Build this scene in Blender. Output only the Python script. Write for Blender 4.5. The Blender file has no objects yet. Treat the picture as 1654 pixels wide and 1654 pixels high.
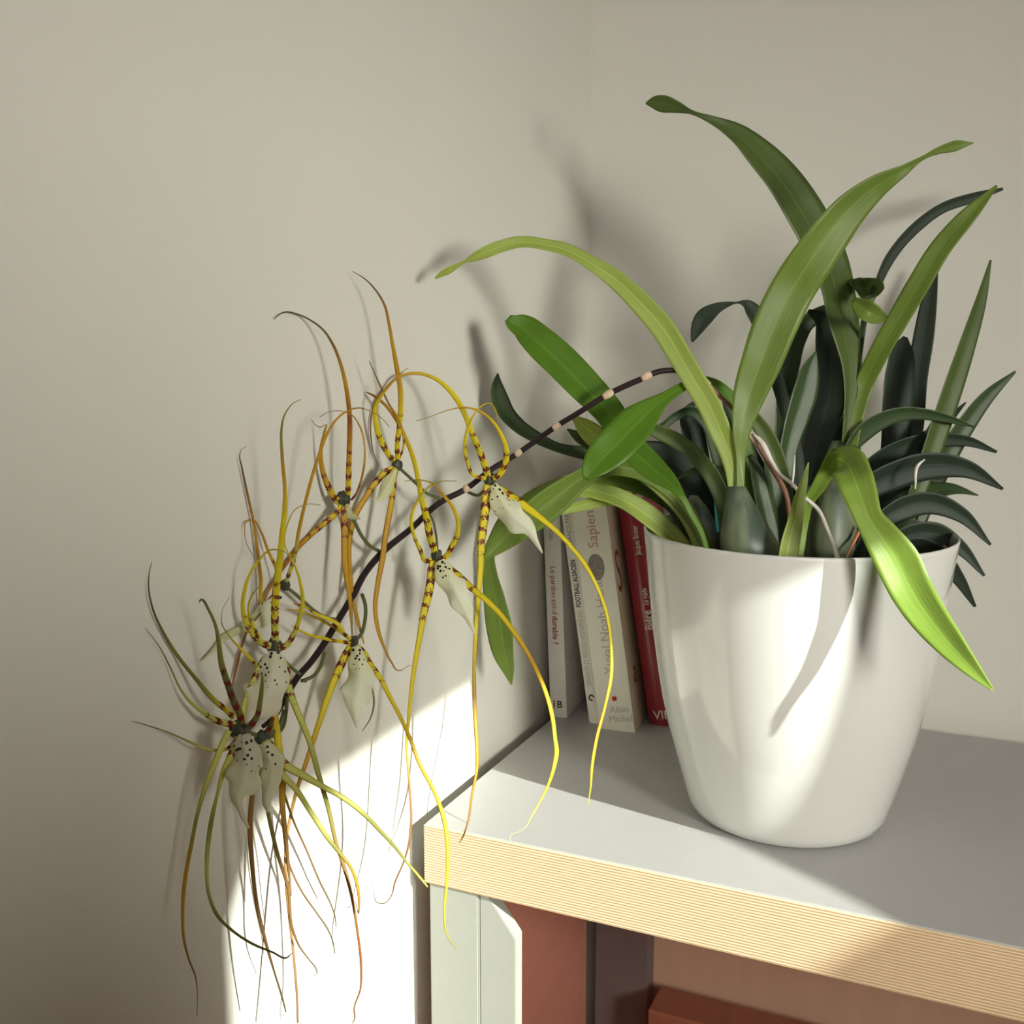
import bpy, bmesh, math, random
from math import radians, sin, cos, tan, pi, sqrt
from mathutils import Vector, Matrix, Quaternion
random.seed(7)
SC = bpy.context.scene
COL = SC.collection

# ------------------------------------------------------------------ camera
WX = -0.006                                # left wall plane
HB = 0.42                                  # height of the bench top
F_PX = 1700.0
PITCH, YAW = radians(8.6), radians(24.4)
CAM = Vector((0.38257, -0.66071, 0.77367))
cd = bpy.data.cameras.new('camera'); cam = bpy.data.objects.new('camera', cd); COL.objects.link(cam)
cam.location = CAM
cam.rotation_euler = (pi/2 - PITCH, 0, YAW)
cd.sensor_width = 36; cd.lens = 36*F_PX/1654; cd.clip_start = 0.02
SC.camera = cam
RM = cam.rotation_euler.to_matrix()

# ------------------------------------------------------------------ light
W = bpy.data.worlds.new('world'); SC.world = W; W.use_nodes = True
W.node_tree.nodes['Background'].inputs[0].default_value = (0.75, 0.85, 1.0, 1)
W.node_tree.nodes['Background'].inputs[1].default_value = 0.6
AZ, EL = radians(-18.5), radians(24.5)      # direction towards the sun
SUN = Vector((cos(AZ)*cos(EL), sin(AZ)*cos(EL), sin(EL)))
sl = bpy.data.lights.new('sun', 'SUN'); so = bpy.data.objects.new('sun', sl); COL.objects.link(so)
so.rotation_euler = SUN.to_track_quat('Z', 'Y').to_euler(); so.location = SUN*3
sl.energy = 9.0; sl.color = (0.97, 1.0, 0.90); sl.angle = radians(0.6)
def area(name, loc, target, sx, sy, power, color):
    l = bpy.data.lights.new(name, 'AREA'); o = bpy.data.objects.new(name, l); COL.objects.link(o)
    l.shape = 'RECTANGLE'; l.size = sx; l.size_y = sy; l.energy = power; l.color = color
    o.location = loc; o.rotation_euler = (Vector(loc)-Vector(target)).to_track_quat('Z', 'Y').to_euler()
    return o
area('added_front_fill', (1.10, -2.15, 1.45), (0.35, 0.2, 0.75), 0.75, 0.95, 8.5, (1.0, 0.86, 0.84))  # unseen fill lamp added behind the camera to light the leaf fronts
area('added_side_fill', (1.46, -0.86, 0.86), (0.0, 0.17, 0.56), 0.28, 0.34, 2.9, (1.0, 0.975, 0.86)).data.spread = radians(62)  # fill lamp added on the right, spread narrowed to brighten mid wall
SC.view_settings.view_transform = 'Standard'; SC.view_settings.look = 'None'
SC.view_settings.exposure = 0.0; SC.view_settings.gamma = 1.0
SC.view_settings.use_curve_mapping = False

# ------------------------------------------------------------------ helpers
def ray(px, py): return RM @ Vector(((px-827)/F_PX, -(py-827)/F_PX, -1.0))
def at(px, py, d): return CAM + ray(px, py)*d            # d = distance along the viewing axis
def on_plane(px, py, ax, v):
    r = ray(px, py); return CAM + r*((v-CAM[ax])/r[ax])
def wall_depth(px, py):
    r = ray(px, py)
    return (WX-CAM[0])/r[0] if r[0] < -1e-4 else 9.0
VX, VY, VZ = RM.col[0].copy(), RM.col[1].copy(), -RM.col[2].copy()

def tag(o, label=None, cat=None, group=None, kind=None):
    if label: o['label'] = label
    if cat: o['category'] = cat
    if group: o['group'] = group
    if kind: o['kind'] = kind
    return o
def empty(name, loc=(0, 0, 0), parent=None):
    o = bpy.data.objects.new(name, None); COL.objects.link(o); o.location = loc
    o.empty_display_size = 0.02
    if parent: o.parent = parent
    return o
def link(name, me, mat=None, parent=None, smooth=False):
    o = bpy.data.objects.new(name, me); COL.objects.link(o)
    if mat: me.materials.append(mat)
    if smooth:
        for p in me.polygons: p.use_smooth = True
    if parent:
        o.parent = parent
        m = parent_world(parent)
        o.matrix_parent_inverse = m.inverted()
    return o
def parent_world(p):
    m = p.matrix_basis.copy()
    q = p
    while q.parent:
        m = q.parent.matrix_basis @ q.matrix_parent_inverse @ m if False else parent_world(q.parent) @ q.matrix_parent_inverse @ q.matrix_basis
        return m
    return m
def bmobj(name, bm, mat, parent=None, smooth=False, recalc=True):
    if recalc: bmesh.ops.recalc_face_normals(bm, faces=bm.faces)
    me = bpy.data.meshes.new(name); bm.to_mesh(me); bm.free()
    return link(name, me, mat, parent, smooth)
def add_box(bm, x0, x1, y0, y1, z0, z1, bevel=0.0):
    r = bmesh.ops.create_cube(bm, size=1.0)
    vs = r['verts']
    for v in vs:
        v.co = Vector(((x0+x1)/2+v.co.x*(x1-x0), (y0+y1)/2+v.co.y*(y1-y0), (z0+z1)/2+v.co.z*(z1-z0)))
    if bevel:
        es = list({e for v in vs for e in v.link_edges})
        bmesh.ops.bevel(bm, geom=es, offset=bevel, segments=2, affect='EDGES', profile=0.5)
def box(name, x0, x1, y0, y1, z0, z1, mat, parent=None, bevel=0.0):
    bm = bmesh.new(); add_box(bm, x0, x1, y0, y1, z0, z1, bevel)
    return bmobj(name, bm, mat, parent)
def prism(name, pts, a0, a1, ax, mat, parent=None, bevel=0.0):
    """polygon (2D) extruded along axis ax between a0 and a1"""
    bm = bmesh.new()
    def mk(p, a):
        if ax == 1: return (p[0], a, p[1])
        if ax == 0: return (a, p[0], p[1])
        return (p[0], p[1], a)
    v0 = [bm.verts.new(mk(p, a0)) for p in pts]; v1 = [bm.verts.new(mk(p, a1)) for p in pts]
    bm.faces.new(v0); bm.faces.new(list(reversed(v1)))
    n = len(pts)
    for i in range(n): bm.faces.new((v0[i], v0[(i+1) % n], v1[(i+1) % n], v1[i]))
    if bevel: bmesh.ops.bevel(bm, geom=list(bm.edges), offset=bevel, segments=2, affect='EDGES')
    return bmobj(name, bm, mat, parent)

# ------------------------------------------------------------------ materials
class NT:
    def __init__(s, name):
        s.m = bpy.data.materials.new(name); s.m.use_nodes = True
        s.t = s.m.node_tree; s.b = s.t.nodes['Principled BSDF']; s.o = s.t.nodes['Material Output']
    def n(s, typ, **k):
        x = s.t.nodes.new(typ)
        for a, v in k.items():
            if a.startswith('i_'):
                x.inputs[int(a[2:])].default_value = v
            else: setattr(x, a, v)
        return x
    def l(s, a, b): s.t.links.new(a, b)
def setp(b, color=None, rough=0.5, spec=0.5, **k):
    if color: b.inputs['Base Color'].default_value = (*color, 1)
    b.inputs['Roughness'].default_value = rough
    b.inputs['Specular IOR Level'].default_value = spec
    for a, v in k.items(): b.inputs[a].default_value = v
def plain(name, color, rough=0.5, spec=0.5, var=0.0, scale=20, bump=0.0, bscale=200, stretch=(1, 1, 1), **k):
    m = NT(name); setp(m.b, color, rough, spec, **k)
    tc = m.n('ShaderNodeTexCoord'); mp = m.n('ShaderNodeMapping'); mp.inputs['Scale'].default_value = stretch
    m.l(tc.outputs['Object'], mp.inputs[0])
    if var:
        nz = m.n('ShaderNodeTexNoise'); nz.inputs['Scale'].default_value = scale; nz.inputs['Detail'].default_value = 5
        m.l(mp.outputs[0], nz.inputs['Vector'])
        mx = m.n('ShaderNodeMix', data_type='RGBA')
        mx.inputs[6].default_value = (*[c*(1-var) for c in color], 1); mx.inputs[7].default_value = (*[min(1, c*(1+var)) for c in color], 1)
        m.l(nz.outputs[0], mx.inputs[0]); m.l(mx.outputs[2], m.b.inputs['Base Color'])
    if bump:
        nz = m.n('ShaderNodeTexNoise'); nz.inputs['Scale'].default_value = bscale; nz.inputs['Detail'].default_value = 3
        m.l(mp.outputs[0], nz.inputs['Vector'])
        bp = m.n('ShaderNodeBump'); bp.inputs['Strength'].default_value = bump; bp.inputs['Distance'].default_value = 0.001
        m.l(nz.outputs[0], bp.inputs['Height']); m.l(bp.outputs[0], m.b.inputs['Normal'])
    return m.m
M_WALL = plain('wall_paint', (0.70, 0.69, 0.625), 0.9, 0.15, 0.03, 6, 0.18, 420)
M_WALLT = plain('taupe_wall_paint', (0.36, 0.30, 0.28), 0.9, 0.15, 0.03, 6, 0.35, 420)
M_CEIL = plain('ceiling_paint', (0.5, 0.46, 0.43), 0.9, 0.1, 0.02, 4, 0.2, 200)
M_FLOOR = plain('oak_floor', (0.46, 0.22, 0.10), 0.45, 0.4, 0.3, 6, 0.1, 60, (8, 1, 1))
M_LAM = plain('grey_laminate', (0.43, 0.425, 0.42), 0.42, 0.5, 0.03, 60, 0.15, 900)
M_PLYL = plain('pale_veneer', (0.82, 0.68, 0.47), 0.6, 0.3, 0.10, 60, 0.2, 400, (1, 1, 8))
M_PLYD = plain('tan_veneer', (0.56, 0.38, 0.225), 0.65, 0.3, 0.22, 90, 0.2, 400, (1, 1, 8))
M_LEG = plain('light_grey_paint', (0.35, 0.36, 0.325), 0.5, 0.3, 0.03, 30, 0.1, 300)
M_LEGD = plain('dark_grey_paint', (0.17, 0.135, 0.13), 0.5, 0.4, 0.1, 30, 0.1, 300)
M_RED = plain('warm_shade_red', (0.56, 0.23, 0.17), 0.55, 0.3, 0.12, 12, 0.1, 200, (1, 1, 5))  # shade and warm floor bounce on the left wall, put into the colour
M_TAN = plain('warm_shade_tan', (0.66, 0.43, 0.30), 0.6, 0.3, 0.12, 14, 0.1, 200, (4, 1, 1))  # warm shade on the back wall, put into the colour
M_RAIL = plain('mahogany_rail', (0.34, 0.12, 0.075), 0.4, 0.4, 0.15, 20, 0.1, 200, (4, 1, 1))
M_POT = plain('white_glazed_pot', (0.63, 0.635, 0.605), 0.13, 0.55, 0.0, 10, 0.02, 30, **{'Coat Weight': 0.5, 'Coat Roughness': 0.05})
M_LINER = plain('brown_inner_pot', (0.50, 0.33, 0.22), 0.6, 0.3, 0.1, 30)
M_SOIL = plain('bark_substrate', (0.09, 0.055, 0.035), 0.9, 0.2, 0.5, 60, 1.0, 60)
M_CURT = plain('beam_curtain_cloth', (0.46, 0.42, 0.38), 0.9, 0.1, 0.05, 20, 0.3, 800)
M_FRAME = plain('window_frame_white', (0.75, 0.75, 0.72), 0.5, 0.4)
M_CAB = plain('dark_blocker_wood', (0.045, 0.032, 0.030), 0.6, 0.3, 0.2, 10, 0.1, 60, (1, 1, 6))
M_PAPER = plain('book_paper', (0.62, 0.56, 0.42), 0.85, 0.1, 0.10, 300, 0.3, 600, (1, 1, 0.05))
M_BW1 = plain('white_card_cover', (0.86, 0.82, 0.76), 0.45, 0.4, 0.02, 30)
M_BW2 = plain('ivory_card_cover', (0.87, 0.85, 0.74), 0.4, 0.4, 0.02, 30)
M_BW3 = plain('cream_card_cover', (0.88, 0.85, 0.72), 0.35, 0.4, 0.02, 30)
M_BSIDE = plain('sand_card_cover', (0.80, 0.68, 0.50), 0.4, 0.4, 0.04, 30)
M_BRED = plain('crimson_glossy_cover', (0.36, 0.035, 0.05), 0.25, 0.5, 0.1, 30)
M_INKR = plain('red_ink', (0.38, 0.07, 0.06), 0.6, 0.2)
M_INKP = plain('pink_ink', (0.62, 0.32, 0.27), 0.6, 0.2)
M_INKK = plain('black_ink', (0.03, 0.03, 0.035), 0.6, 0.2)
M_INKG = plain('grey_ink', (0.33, 0.32, 0.29), 0.6, 0.2)
M_INKL = plain('light_grey_ink', (0.50, 0.48, 0.42), 0.6, 0.2)
M_INKW = plain('silver_ink', (0.85, 0.68, 0.58), 0.5, 0.3)
M_SQ = plain('vermilion_ink', (0.70, 0.05, 0.03), 0.6, 0.2)
M_TAG = plain('teal_plastic', (0.02, 0.33, 0.34), 0.4, 0.4)
M_ROOT = plain('pale_dry_root', (0.72, 0.68, 0.60), 0.7, 0.3, 0.15, 150, 0.4, 300)
M_SHEATH = plain('dry_sheath', (0.55, 0.18, 0.09), 0.7, 0.3, 0.2, 100)
M_BRACT = plain('papery_bract', (0.62, 0.47, 0.34), 0.75, 0.2, 0.3, 200, 0.3, 400)
M_SPIKE = plain('dark_flower_spike', (0.024, 0.014, 0.016), 0.5, 0.2, 0.3, 120, 0.2, 300)
M_SPIKEB = plain('brown_spike_base', (0.22, 0.10, 0.06), 0.5, 0.4, 0.4, 90, 0.2, 300)
M_PEDI = plain('green_pedicel', (0.10, 0.12, 0.045), 0.5, 0.4, 0.3, 200)
M_COLUMN = plain('dark_column', (0.045, 0.05, 0.03), 0.5, 0.4, 0.5, 300)

def fingerprint_mat():
    m = NT('fingerprint_print'); setp(m.b, None, 0.5, 0.3)
    tc = m.n('ShaderNodeTexCoord'); w = m.n('ShaderNodeTexWave', wave_type='RINGS')
    w.inputs['Scale'].default_value = 260; w.inputs['Distortion'].default_value = 3; w.inputs['Detail'].default_value = 2
    nz = m.n('ShaderNodeTexNoise'); nz.inputs['Scale'].default_value = 220
    m.l(tc.outputs['Object'], w.inputs[0]); m.l(tc.outputs['Object'], nz.inputs['Vector'])
    a = m.n('ShaderNodeMath', operation='MULTIPLY'); m.l(w.outputs[1], a.inputs[0]); m.l(nz.outputs[0], a.inputs[1])
    r = m.n('ShaderNodeValToRGB'); r.color_ramp.elements[0].color = (0.10, 0.085, 0.075, 1); r.color_ramp.elements[1].color = (0.5, 0.44, 0.36, 1)
    r.color_ramp.elements[1].position = 0.6
    m.l(a.outputs[0], r.inputs[0]); m.l(r.outputs[0], m.b.inputs[0]); return m.m
M_PRINT = fingerprint_mat()

def leaf_mat(name, c_base, c_alt, trans=0.35, rough=0.38):
    m = NT(name)
    uv = m.n('ShaderNodeUVMap'); uv.uv_map = 'UVMap'
    sep = m.n('ShaderNodeSeparateXYZ'); m.l(uv.outputs[0], sep.inputs[0])
    tc = m.n('ShaderNodeTexCoord')
    nz = m.n('ShaderNodeTexNoise'); nz.inputs['Scale'].default_value = 26; nz.inputs['Detail'].default_value = 6
    m.l(tc.outputs['Object'], nz.inputs['Vector'])
    mx = m.n('ShaderNodeMix', data_type='RGBA'); mx.inputs[6].default_value = (*c_base, 1); mx.inputs[7].default_value = (*c_alt, 1)
    m.l(nz.outputs[0], mx.inputs[0])
    # long veins: stretched noise over uv
    mp = m.n('ShaderNodeMapping'); mp.inputs['Scale'].default_value = (9, 0.25, 1); m.l(uv.outputs[0], mp.inputs[0])
    vn = m.n('ShaderNodeTexNoise'); vn.inputs['Scale'].default_value = 3.0; vn.inputs['Detail'].default_value = 3; m.l(mp.outputs[0], vn.inputs['Vector'])
    vr = m.n('ShaderNodeMapRange'); vr.inputs[1].default_value = 0.35; vr.inputs[2].default_value = 0.7; vr.inputs[3].default_value = 0.86; vr.inputs[4].default_value = 1.12
    m.l(vn.outputs[0], vr.inputs[0])
    vm = m.n('ShaderNodeVectorMath', operation='SCALE'); m.l(mx.outputs[2], vm.inputs[0]); m.l(vr.outputs[0], vm.inputs['Scale'])
    # midrib: thin pale line at u = 0
    ab = m.n('ShaderNodeMath', operation='ABSOLUTE'); m.l(sep.outputs[0], ab.inputs[0])
    mr = m.n('ShaderNodeMapRange'); mr.inputs[1].default_value = 0.02; mr.inputs[2].default_value = 0.07; mr.inputs[3].default_value = 0.55; mr.inputs[4].default_value = 0.0
    m.l(ab.outputs[0], mr.inputs[0])
    m2 = m.n('ShaderNodeMix', data_type='RGBA'); m2.inputs[7].default_value = (*[min(1, c*1.7+0.03) for c in c_base], 1)
    m.l(mr.outputs[0], m2.inputs[0]); m.l(vm.outputs[0], m2.inputs[6])
    setp(m.b, None, rough, 0.45); m.l(m2.outputs[2], m.b.inputs['Base Color'])
    bp = m.n('ShaderNodeBump'); bp.inputs['Strength'].default_value = 0.25; bp.inputs['Distance'].default_value = 0.0006
    m.l(vn.outputs[0], bp.inputs['Height']); m.l(bp.outputs[0], m.b.inputs['Normal'])
    tr = m.n('ShaderNodeBsdfTranslucent'); ts = m.n('ShaderNodeVectorMath', operation='MULTIPLY')
    ts.inputs[1].default_value = (1.7, 1.5, 0.9); m.l(m2.outputs[2], ts.inputs[0]); m.l(ts.outputs[0], tr.inputs[0])
    ms = m.n('ShaderNodeMixShader'); ms.inputs[0].default_value = trans
    m.l(m.b.outputs[0], ms.inputs[1]); m.l(tr.outputs[0], ms.inputs[2]); m.l(ms.outputs[0], m.o.inputs[0])
    return m.m
ML = {
 'g': leaf_mat('leaf_green', (0.13, 0.215, 0.03), (0.24, 0.345, 0.06)),
 'y': leaf_mat('leaf_yellow_green', (0.34, 0.46, 0.10), (0.45, 0.55, 0.15), 0.4),
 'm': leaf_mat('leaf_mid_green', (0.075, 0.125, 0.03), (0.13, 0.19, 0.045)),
 'd': leaf_mat('leaf_shaded_green', (0.035, 0.07, 0.028), (0.06, 0.10, 0.03), 0.15),  # shade inside the foliage put into the leaf colour
 'k': leaf_mat('leaf_deep_shade_green', (0.016, 0.030, 0.020), (0.03, 0.05, 0.026), 0.10, 0.55),  # near-black: deeper shade of the rear leaves put into the colour
 'h': leaf_mat('leaf_lime', (0.20, 0.34, 0.045), (0.34, 0.48, 0.09), 0.35),
 'b': leaf_mat('leaf_bright_green', (0.095, 0.22, 0.018), (0.16, 0.31, 0.03), 0.40),
}
def bulb_mat():
    m = NT('pseudobulb_skin'); setp(m.b, None, 0.42, 0.4)
    tc = m.n('ShaderNodeTexCoord'); mp = m.n('ShaderNodeMapping'); mp.inputs['Scale'].default_value = (1, 1, 0.2); m.l(tc.outputs['Object'], mp.inputs[0])
    nz = m.n('ShaderNodeTexNoise'); nz.inputs['Scale'].default_value = 60; nz.inputs['Detail'].default_value = 5; m.l(mp.outputs[0], nz.inputs['Vector'])
    r = m.n('ShaderNodeValToRGB'); e = r.color_ramp.elements
    e[0].position = 0.38; e[0].color = (0.05, 0.075, 0.055, 1); e[1].position = 0.68; e[1].color = (0.20, 0.23, 0.13, 1)
    m.l(nz.outputs[0], r.inputs[0]); m.l(r.outputs[0], m.b.inputs[0]); return m.m
M_BULB = bulb_mat()

def petal_mat():
    """colour along the petal from attribute 'col'; red-brown crossbands where attribute 'band' > 0"""
    m = NT('spider_orchid_petal'); setp(m.b, None, 0.5, 0.3)
    at_ = m.n('ShaderNodeAttribute', attribute_name='col'); bd = m.n('ShaderNodeAttribute', attribute_name='band')
    uv = m.n('ShaderNodeUVMap'); uv.uv_map = 'UVMap'; sep = m.n('ShaderNodeSeparateXYZ'); m.l(uv.outputs[0], sep.inputs[0])
    nz = m.n('ShaderNodeTexNoise'); nz.inputs['Scale'].default_value = 1.7; nz.inputs['Detail'].default_value = 2; m.l(uv.outputs[0], nz.inputs['Vector'])
    ab = m.n('ShaderNodeMath', operation='ABSOLUTE'); m.l(sep.outputs[0], ab.inputs[0])
    a1 = m.n('ShaderNodeMath', operation='MULTIPLY_ADD'); m.l(sep.outputs[1], a1.inputs[0]); a1.inputs[1].default_value = 3.1
    a2 = m.n('ShaderNodeMath', operation='MULTIPLY_ADD'); m.l(ab.outputs[0], a2.inputs[0]); a2.inputs[1].default_value = -1.1
    a3 = m.n('ShaderNodeMath', operation='MULTIPLY'); m.l(nz.outputs[0], a3.inputs[0]); a3.inputs[1].default_value = 8.0
    m.l(a3.outputs[0], a2.inputs[2]); m.l(a2.outputs[0], a1.inputs[2])
    s = m.n('ShaderNodeMath', operation='SINE'); m.l(a1.outputs[0], s.inputs[0])
    sb = m.n('ShaderNodeMath', operation='ADD'); m.l(s.outputs[0], sb.inputs[0])
    bs = m.n('ShaderNodeMath', operation='MULTIPLY_ADD'); m.l(bd.outputs['Fac'], bs.inputs[0]); bs.inputs[1].default_value = 1.35; bs.inputs[2].default_value = -1.55
    m.l(bs.outputs[0], sb.inputs[1])
    mr = m.n('ShaderNodeMapRange'); mr.inputs[1].default_value = 0.02; mr.inputs[2].default_value = 0.25; m.l(sb.outputs[0], mr.inputs[0])
    mx = m.n('ShaderNodeMix', data_type='RGBA'); mx.inputs[7].default_value = (0.19, 0.024, 0.014, 1)
    m.l(mr.outputs[0], mx.inputs[0]); m.l(at_.outputs['Color'], mx.inputs[6])
    m.l(mx.outputs[2], m.b.inputs['Base Color'])
    tr = m.n('ShaderNodeBsdfTranslucent'); m.l(mx.outputs[2], tr.inputs[0])
    ms = m.n('ShaderNodeMixShader'); ms.inputs[0].default_value = 0.3
    m.l(m.b.outputs[0], ms.inputs[1]); m.l(tr.outputs[0], ms.inputs[2]); m.l(ms.outputs[0], m.o.inputs[0])
    return m.m
M_PETAL = petal_mat()
def lip_mat():
    m = NT('spotted_white_lip'); setp(m.b, None, 0.5, 0.3)
    at_ = m.n('ShaderNodeAttribute', attribute_name='col'); bd = m.n('ShaderNodeAttribute', attribute_name='band')
    tc = m.n('ShaderNodeTexCoord')
    v = m.n('ShaderNodeTexVoronoi'); v.inputs['Scale'].default_value = 330; v.inputs['Randomness'].default_value = 0.75; m.l(tc.outputs['Object'], v.inputs['Vector'])
    th = m.n('ShaderNodeMath', operation='MULTIPLY'); m.l(bd.outputs['Fac'], th.inputs[0]); th.inputs[1].default_value = 0.34
    lt = m.n('ShaderNodeMath', operation='LESS_THAN'); m.l(v.outputs['Distance'], lt.inputs[0]); m.l(th.outputs[0], lt.inputs[1])
    mx = m.n('ShaderNodeMix', data_type='RGBA'); mx.inputs[7].default_value = (0.03, 0.02, 0.012, 1)
    m.l(lt.outputs[0], mx.inputs[0]); m.l(at_.outputs['Color'], mx.inputs[6]); m.l(mx.outputs[2], m.b.inputs['Base Color'])
    tr = m.n('ShaderNodeBsdfTranslucent'); m.l(mx.outputs[2], tr.inputs[0])
    ms = m.n('ShaderNodeMixShader'); ms.inputs[0].default_value = 0.35
    m.l(m.b.outputs[0], ms.inputs[1]); m.l(tr.outputs[0], ms.inputs[2]); m.l(ms.outputs[0], m.o.inputs[0])
    return m.m
M_LIP = lip_mat()

# ------------------------------------------------------------------ room shell
YB = 0.392; XR = 1.60; YF = -2.45; ZC = 2.3
def struct(o): o['kind'] = 'structure'; return o
struct(box('floor', -0.1, XR+0.1, YF-0.1, YB+0.1, -0.05, 0, M_FLOOR))
struct(box('ceiling', -0.1, XR+0.1, YF-0.1, YB+0.1, ZC, ZC+0.05, M_CEIL))
struct(box('wall_left', -0.1, WX, YF-0.1, YB+0.1, 0, ZC, M_WALL))
struct(box('wall_back', WX, XR, YB, YB+0.1, 0, ZC, M_WALL))
def wall_hole(name, ax, a0, a1, u0, u1, hu0, hu1, hz0, hz1):
    bm = bmesh.new()
    def bx(p0, p1, z0, z1):
        if ax == 0: add_box(bm, a0, a1, p0, p1, z0, z1)
        else: add_box(bm, p0, p1, a0, a1, z0, z1)
    bx(u0, hu0, 0, ZC); bx(hu1, u1, 0, ZC); bx(hu0, hu1, 0, hz0); bx(hu0, hu1, hz1, ZC)
    return struct(bmobj(name, bm, M_WALLT))
wall_hole('wall_right', 0, XR, XR+0.1, YF-0.1, YB+0.1, -1.15, 0.15, 0.35, 1.75)
wall_hole('wall_front', 1, YF-0.1, YF, 0, XR, 0.55, 1.45, 0.85, 2.0)
def win_frame(name, ax, a, u0, u1, z0, z1):
    t = empty(name, (a if ax == 0 else (u0+u1)/2, (u0+u1)/2 if ax == 0 else a, z0)); t['kind'] = 'structure'
    def bx(nm, p0, p1, q0, q1):
        if ax == 0: box(nm, a, a+0.05, p0, p1, q0, q1, M_FRAME, t)
        else: box(nm, p0, p1, a-0.05, a, q0, q1, M_FRAME, t)
    w = 0.045
    bx('window_frame', u0, u0+w, z0, z1); bx('window_frame', u1-w, u1, z0, z1); bx('window_frame', u0+w, u1-w, z0, z0+w); bx('window_frame', u0+w, u1-w, z1-w, z1)
    return t
win_frame('window_1', 0, XR+0.02, -1.15, 0.15, 0.35, 1.75)
win_frame('window_2', 1, YF-0.02, 0.55, 1.45, 0.85, 2.0)  # unseen window added behind the camera to go with the front fill

# curtains and blind added at the right-hand window, edges cut to shape the sunbeam
XC = XR-0.06
ky, kz = tan(AZ), tan(EL)/cos(AZ)
def to_win(y, z): return (y + (XC-WX)*ky, z + (XC-WX)*kz)                 # wall point (x=WX) -> curtain plane
yL, zT = to_win(on_plane(371, 1450, 0, WX).y, on_plane(600, 1184, 0, WX).z)
def diag_y(z): return 0.0804 - 0.657*(XC-0.225) + 0.6704*(z-HB)
def beam_curtain(name, fn_edge, y_far, z0, z1, label):
    """hanging cloth with folds; its inner edge follows fn_edge(z)"""
    bm = bmesh.new(); nu, nz_ = 60, 40; rows = []
    for j in range(nz_+1):
        z = z0+(z1-z0)*j/nz_; ye = fn_edge(z); row = []
        for i in range(nu+1):
            u = i/nu; y = ye+(y_far-ye)*u
            row.append(bm.verts.new((XC + 0.012*sin(u*34)*min(1, u*6), y, z)))
        rows.append(row)
    for j in range(nz_):
        for i in range(nu): bm.faces.new((rows[j][i], rows[j][i+1], rows[j+1][i+1], rows[j+1][i]))
    o = bmobj(name, bm, M_CURT, None, True)
    md = o.modifiers.new('thick', 'SOLIDIFY'); md.thickness = 0.003
    return tag(o, label, 'beam_curtain')
beam_curtain('beam_curtain', lambda z: min(-0.368, max(diag_y(z), yL+0.02)), 0.33, 0.25, 1.95, 'added taupe cloth with a slanted edge shaping the sunbeam, beyond the right edge')
def left_edge(z):
    d = zT - z
    return yL + (0.06*(1-min(1, d/0.06))**2 if d > 0 else 0.06)
beam_curtain('beam_curtain', left_edge, -1.35, 0.25, 1.95, 'added taupe cloth cutting the sunbeam, on the side away from the back wall')
b = box('beam_roller_blind', XC+0.02, XC+0.026, -1.12, 0.30, zT, 1.95, M_CURT); tag(b, 'added taupe sheet cutting the top of the sunbeam at the right-hand window', 'beam_blind')

# unseen dark cabinet added beside the camera to darken the lower left wall
def shade_cupboard():
    t = empty('shade_cupboard', (0.25, -1.2, 0)); tag(t, 'added dark cabinet out of view, shading the lower left wall', 'shade_cupboard')
    box('carcass', 0.004, 0.50, -1.60, -0.80, 0.06, 0.92, M_CAB, t, 0.003)
    box('plinth', 0.02, 0.48, -1.58, -0.82, 0, 0.06, M_CAB, t)
    for k in range(2):
        d = box('door', 0.50, 0.518, -1.595+0.4*k, -1.205+0.4*k, 0.075, 0.91, M_CAB, t, 0.003)
        box('handle', 0.518, 0.532, -1.25+0.09*k, -1.24+0.09*k, 0.48, 0.60, M_LEG, d, 0.002)
shade_cupboard()
def shade_chair():  # unseen seat added to keep the side fill off the lower left wall
    t = empty('light_blocking_chair', (1.04, -0.85, 0)); tag(t, 'added dark seat out of view, blocking side fill from the left wall', 'shade_chair')
    box('backrest', 0.82, 0.87, -1.16, -0.552, 0.30, 0.776, M_CAB, t, 0.02)
    box('seat', 0.87, 1.28, -1.12, -0.60, 0.30, 0.38, M_CAB, t, 0.02)
    for x in (0.83, 1.22):
        for y in (-1.10, -0.65): box('leg', x, x+0.04, y, y+0.04, 0, 0.302, M_CAB, t, 0.003)
shade_chair()

# ------------------------------------------------------------------ bench
BX1 = 1.15
bench = empty('bench', (0.58, 0.2, 0)); tag(bench, 'low bench with grey laminate top and striped plywood edge, carrying pot and books', 'bench')
ET = 0.0475
box('bench_top', 0.0102, BX1, 0.0006, 0.372, HB-ET, HB, M_LAM, bench, 0.0006)
NP = 22
bl, bd_ = bmesh.new(), bmesh.new()
zt = HB-0.0008; step = (ET-0.0012)/NP
for i in range(NP):
    z1 = zt-i*step
    add_box(bl, 0.0100, BX1, -0.0016, 0.0004, z1-step*0.34, z1)
    add_box(bd_, 0.0101, BX1, -0.0011, 0.0004, z1-step, z1-step*0.34)
o = bmobj('plywood_edge', bl, M_PLYL, bench); o['kind'] = 'stuff'; o['label'] = 'pale plies of the striped plywood edge'
o = bmobj('plywood_edge', bd_, M_PLYD, bench); o['kind'] = 'stuff'; o['label'] = 'tan plies of the striped plywood edge'
zl = HB-ET
lg = prism('leg', [(0.0125, 0), (0.0545, 0), (0.0545, zl), (0.0125, zl)], 0.001, 0.022, 1, M_LEG, bench, 0.0012)
lg['label'] = 'light grey front leg board'
def z_at(px, py): return on_plane(px, py, 1, 0.004)
c0 = z_at(785, 1456); c1 = z_at(833, 1516)
prism('leg_bracket', [(0.0548, 0), (c1.x, 0), (c1.x, c1.z), (c0.x+0.001, zl), (0.0548, zl)], 0.003, 0.016, 1, M_LEG, bench, 0.0005)
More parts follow.
